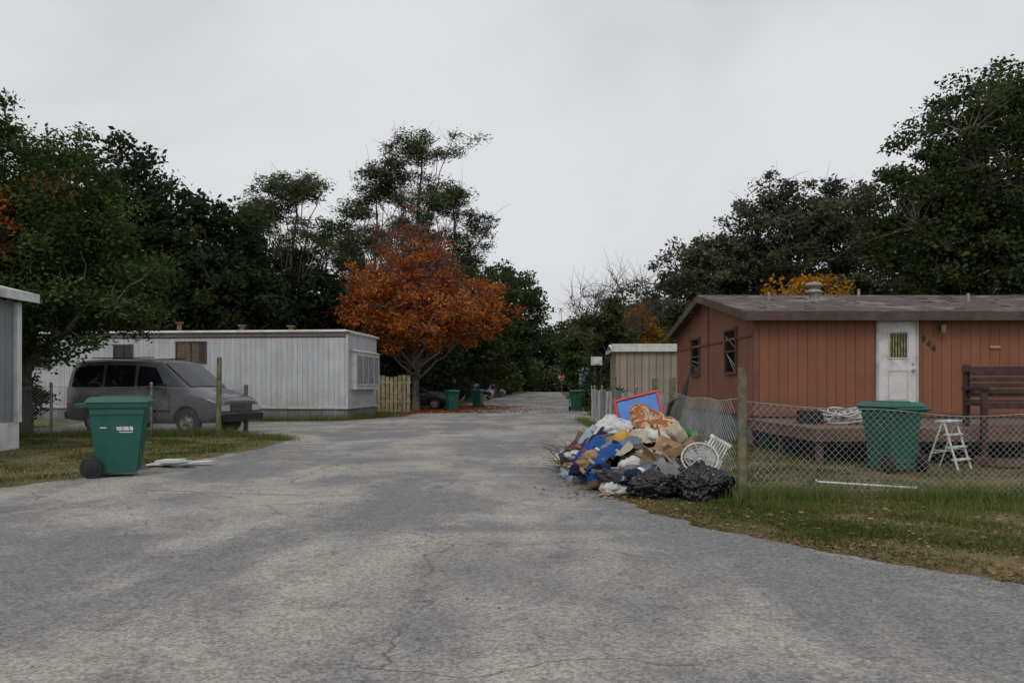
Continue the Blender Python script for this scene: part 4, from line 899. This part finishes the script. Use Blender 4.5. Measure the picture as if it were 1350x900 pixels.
cbox((1.6, 9.75, .1), (.14, .1, .14), (1.2, .3, .1), M['card']); cbox((2.25, 10.7, .62), (.1, .09, .13), (.4, .6, .1), M['dgreen']); cbox((1.6, 10.8, .5), (.11, .1, .12), (.9, .1, .9), M['dred'])
cbox((2.05, 9.75, .34), (.14, .12, .18), (.7, -.4, .3), M['card'])
b = MB(); b.box(-.34, .34, -.26, .26, 0, .02, 0)
for q in ((-.38, .38, -.3, -.26), (-.38, .38, .26, .3)): b.box(*q, -.015, .045, 1)
for q in ((-.38, -.34, -.26, .26), (.34, .38, -.26, .26)): b.box(*q, -.015, .045, 1)
b.obj('toy_table', [M['blueT'], M['redT']], loc=(1.92, 12.0, .9), rot=(math.radians(70), math.radians(-14), math.radians(-12)), bevel=.008, scale=.9)
c = MB(); c.box(-.23, .23, -.22, .22, .4, .425)
for k in range(7): c.box(-.2 + k * .062, -.165 + k * .062, .2, .225, .43, .8, 0)
c.box(-.24, .24, .195, .24, .78, .87)
for sx in (-1, 1):
    for sy in (-1, 1): c.frustum((sx * .23 - .02, sx * .23 + .02, sy * .22 - .02, sy * .22 + .02), (sx * .2 - .03, sx * .2 + .03, sy * .19 - .03, sy * .19 + .03), 0, .4)
    c.box(sx * .25 - .025, sx * .25 + .025, -.2, .22, .62, .645); c.box(sx * .25 - .02, sx * .25 + .02, -.2, -.16, .4, .62)
c.obj('plastic_chair', [M['white']], loc=(2.34, 9.85, .2), rot=(math.radians(40), math.radians(-30), math.radians(165)), bevel=.006, scale=.6)
f = MB(); f.lathe([(.26, -.05), (.28, -.04), (.28, .04), (.26, .05), (.25, .04), (.25, -.04), (.26, -.05)], 32)
for r_ in (.06, .11, .16, .21): f.path([(r_ * math.cos(a * .26), r_ * math.sin(a * .26), .045) for a in range(24)], .006, 4, 0, closed=True)
for k in range(12): a = k * math.pi / 6; f.path([(0.03 * math.cos(a), .03 * math.sin(a), .05), (.26 * math.cos(a), .26 * math.sin(a), .04)], .006, 4)
for k in range(4): f.box(.03, .22, -.06, .06, -.01, 0, 0, Matrix.Rotation(k * math.pi / 2, 4, 'Z') @ Matrix.Rotation(.5, 4, 'X'))
f.lathe([(0, .03), (.05, .03), (.05, -.05), (0, -.05)], 16); f.lathe([(0, -.045), (.25, -.045)], 24); f.obj('electric_fan', [M['dwhite'], M['chimney']], loc=(2.24, 9.5, .42), rot=(math.radians(52), math.radians(14), math.radians(-20)), scale=.8)
p = MB(); p.box(-.03, .03, -.01, .01, 0, .9, 0, Matrix.Rotation(.5, 4, 'Y')); p.box(-.02, .02, -.02, .02, 0, .8, 1, Matrix.Translation((.25, .2, 0)) @ Matrix.Rotation(-.35, 4, 'Y')); p.obj('scrap_wood', [M['dwhite'], M['wood']], loc=(1.9, 10.6, .22), scale=.75)
u = MB(); u.path([(0, 0, 0), (.3, .1, .95)], .012, 6)
u.path([(.05, .02, .15), (.12, .04, .35), (.2, .06, .6), (.27, .09, .85)], [.05, .06, .04, .015], 8); u.path([(.3, .1, .95), (.34, .12, 1.0), (.38, .12, .96)], .012, 6); u.path([(.1, .0, .5), (-.05, .05, .4), (-.12, 0, .1)], [.02, .03, .03], 6)
u.obj('folded_umbrella', [M['rubber']], loc=(2.5, 12.3, .62), rot=(0, 0, .1))
sc = MB()
for i in range(110):
    x = rnd.uniform(.8, 2.5); y = rnd.uniform(9.0, 13.2); z = moundh(x, y) + rnd.uniform(.0, .06) * (moundh(x, y) > .05); s_ = rnd.uniform(.02, .075)
    R = Matrix.Translation((x, y, z + .012)) @ Euler((rnd.uniform(-.7, .7), rnd.uniform(-.7, .7), rnd.uniform(0, 3))).to_matrix().to_4x4() if z > .1 else Matrix.Translation((x, y, .02)) @ Matrix.Rotation(rnd.uniform(0, 3), 4, 'Z')
    if i % 3 == 0: sc.cyl((0, 0, 0), (s_ * 1.6, 0, .01), s_ * .4, s_ * .5, 10, rnd.randrange(6), R)
    else: sc.add([(-s_, -s_ * .6, 0), (0, -s_ * .7, s_ * .2), (s_, -s_ * .5, 0), (s_ * 1.1, s_ * .6, s_ * .1), (0, s_ * .7, s_ * .35), (-s_ * .9, s_ * .6, 0)], [(0, 1, 4, 5), (1, 2, 3, 4)], rnd.randrange(6), R)
sc.obj('scattered_litter', [M['white'], M['card'], CL[0], M['blueT'], M['dred'], CL[1]])
tw = MB()
for i in range(80):
    x, y = rnd.uniform(.75, 1.3), rnd.uniform(10.4, 13.5); a = rnd.uniform(0, 6.28); l_ = rnd.uniform(.2, .6); h_ = rnd.uniform(.02, .35)
    tw.path([(x, y, h_ * .3), (x + l_ * .5 * math.cos(a), y + l_ * .5 * math.sin(a), h_), (x + l_ * math.cos(a + .3), y + l_ * math.sin(a + .3), h_ * 1.2)], [.008, .006, .002], 4)
tw.obj('dead_branches', [M['bark']])

# ------------------------------------------------------------------ world, sun, camera
wd = bpy.data.worlds.new('World'); scene.world = wd; wd.use_nodes = True; nt = wd.node_tree; bg = nt.nodes['Background']
sky = N(nt, 'ShaderNodeTexSky', sky_type='NISHITA'); sky.sun_disc = False; sky.sun_elevation = math.radians(50); sky.sun_rotation = math.radians(200)
tc = N(nt, 'ShaderNodeTexCoord'); mp = N(nt, 'ShaderNodeMapping'); mp.inputs['Scale'].default_value = (1, 1, 2.0); nt.links.new(tc.outputs['Generated'], mp.inputs[0])
n1 = noise_(nt, mp.outputs[0], 1.7, 5, .5, .3)
cc = mixc(nt, ramp(nt, n1, .33, .67), (5.7, 5.8, 6.15), (7.5, 7.55, 7.75))
fin = mixc(nt, .95, sky.outputs[0], cc)
nt.links.new(fin, bg.inputs[0]); bg.inputs[1].default_value = .1
sl_ = bpy.data.lights.new('sun', 'SUN'); sl_.energy = 1.0; sl_.angle = math.radians(25); sl_.color = (1, .955, .88)
so = bpy.data.objects.new('sun', sl_); col.objects.link(so); so.rotation_euler = (math.radians(40), 0, math.radians(-20))
cam = bpy.data.cameras.new('camera'); cam.lens = 28; cam.sensor_width = 36; cam.shift_y = .043; cam.clip_end = 3000
co = bpy.data.objects.new('camera', cam); col.objects.link(co); co.location = (0, 0, 1.3); co.rotation_euler = (math.pi / 2, 0, 0)
scene.camera = co
scene.view_settings.view_transform = 'Standard'; scene.view_settings.look = 'None'; scene.view_settings.exposure = 0
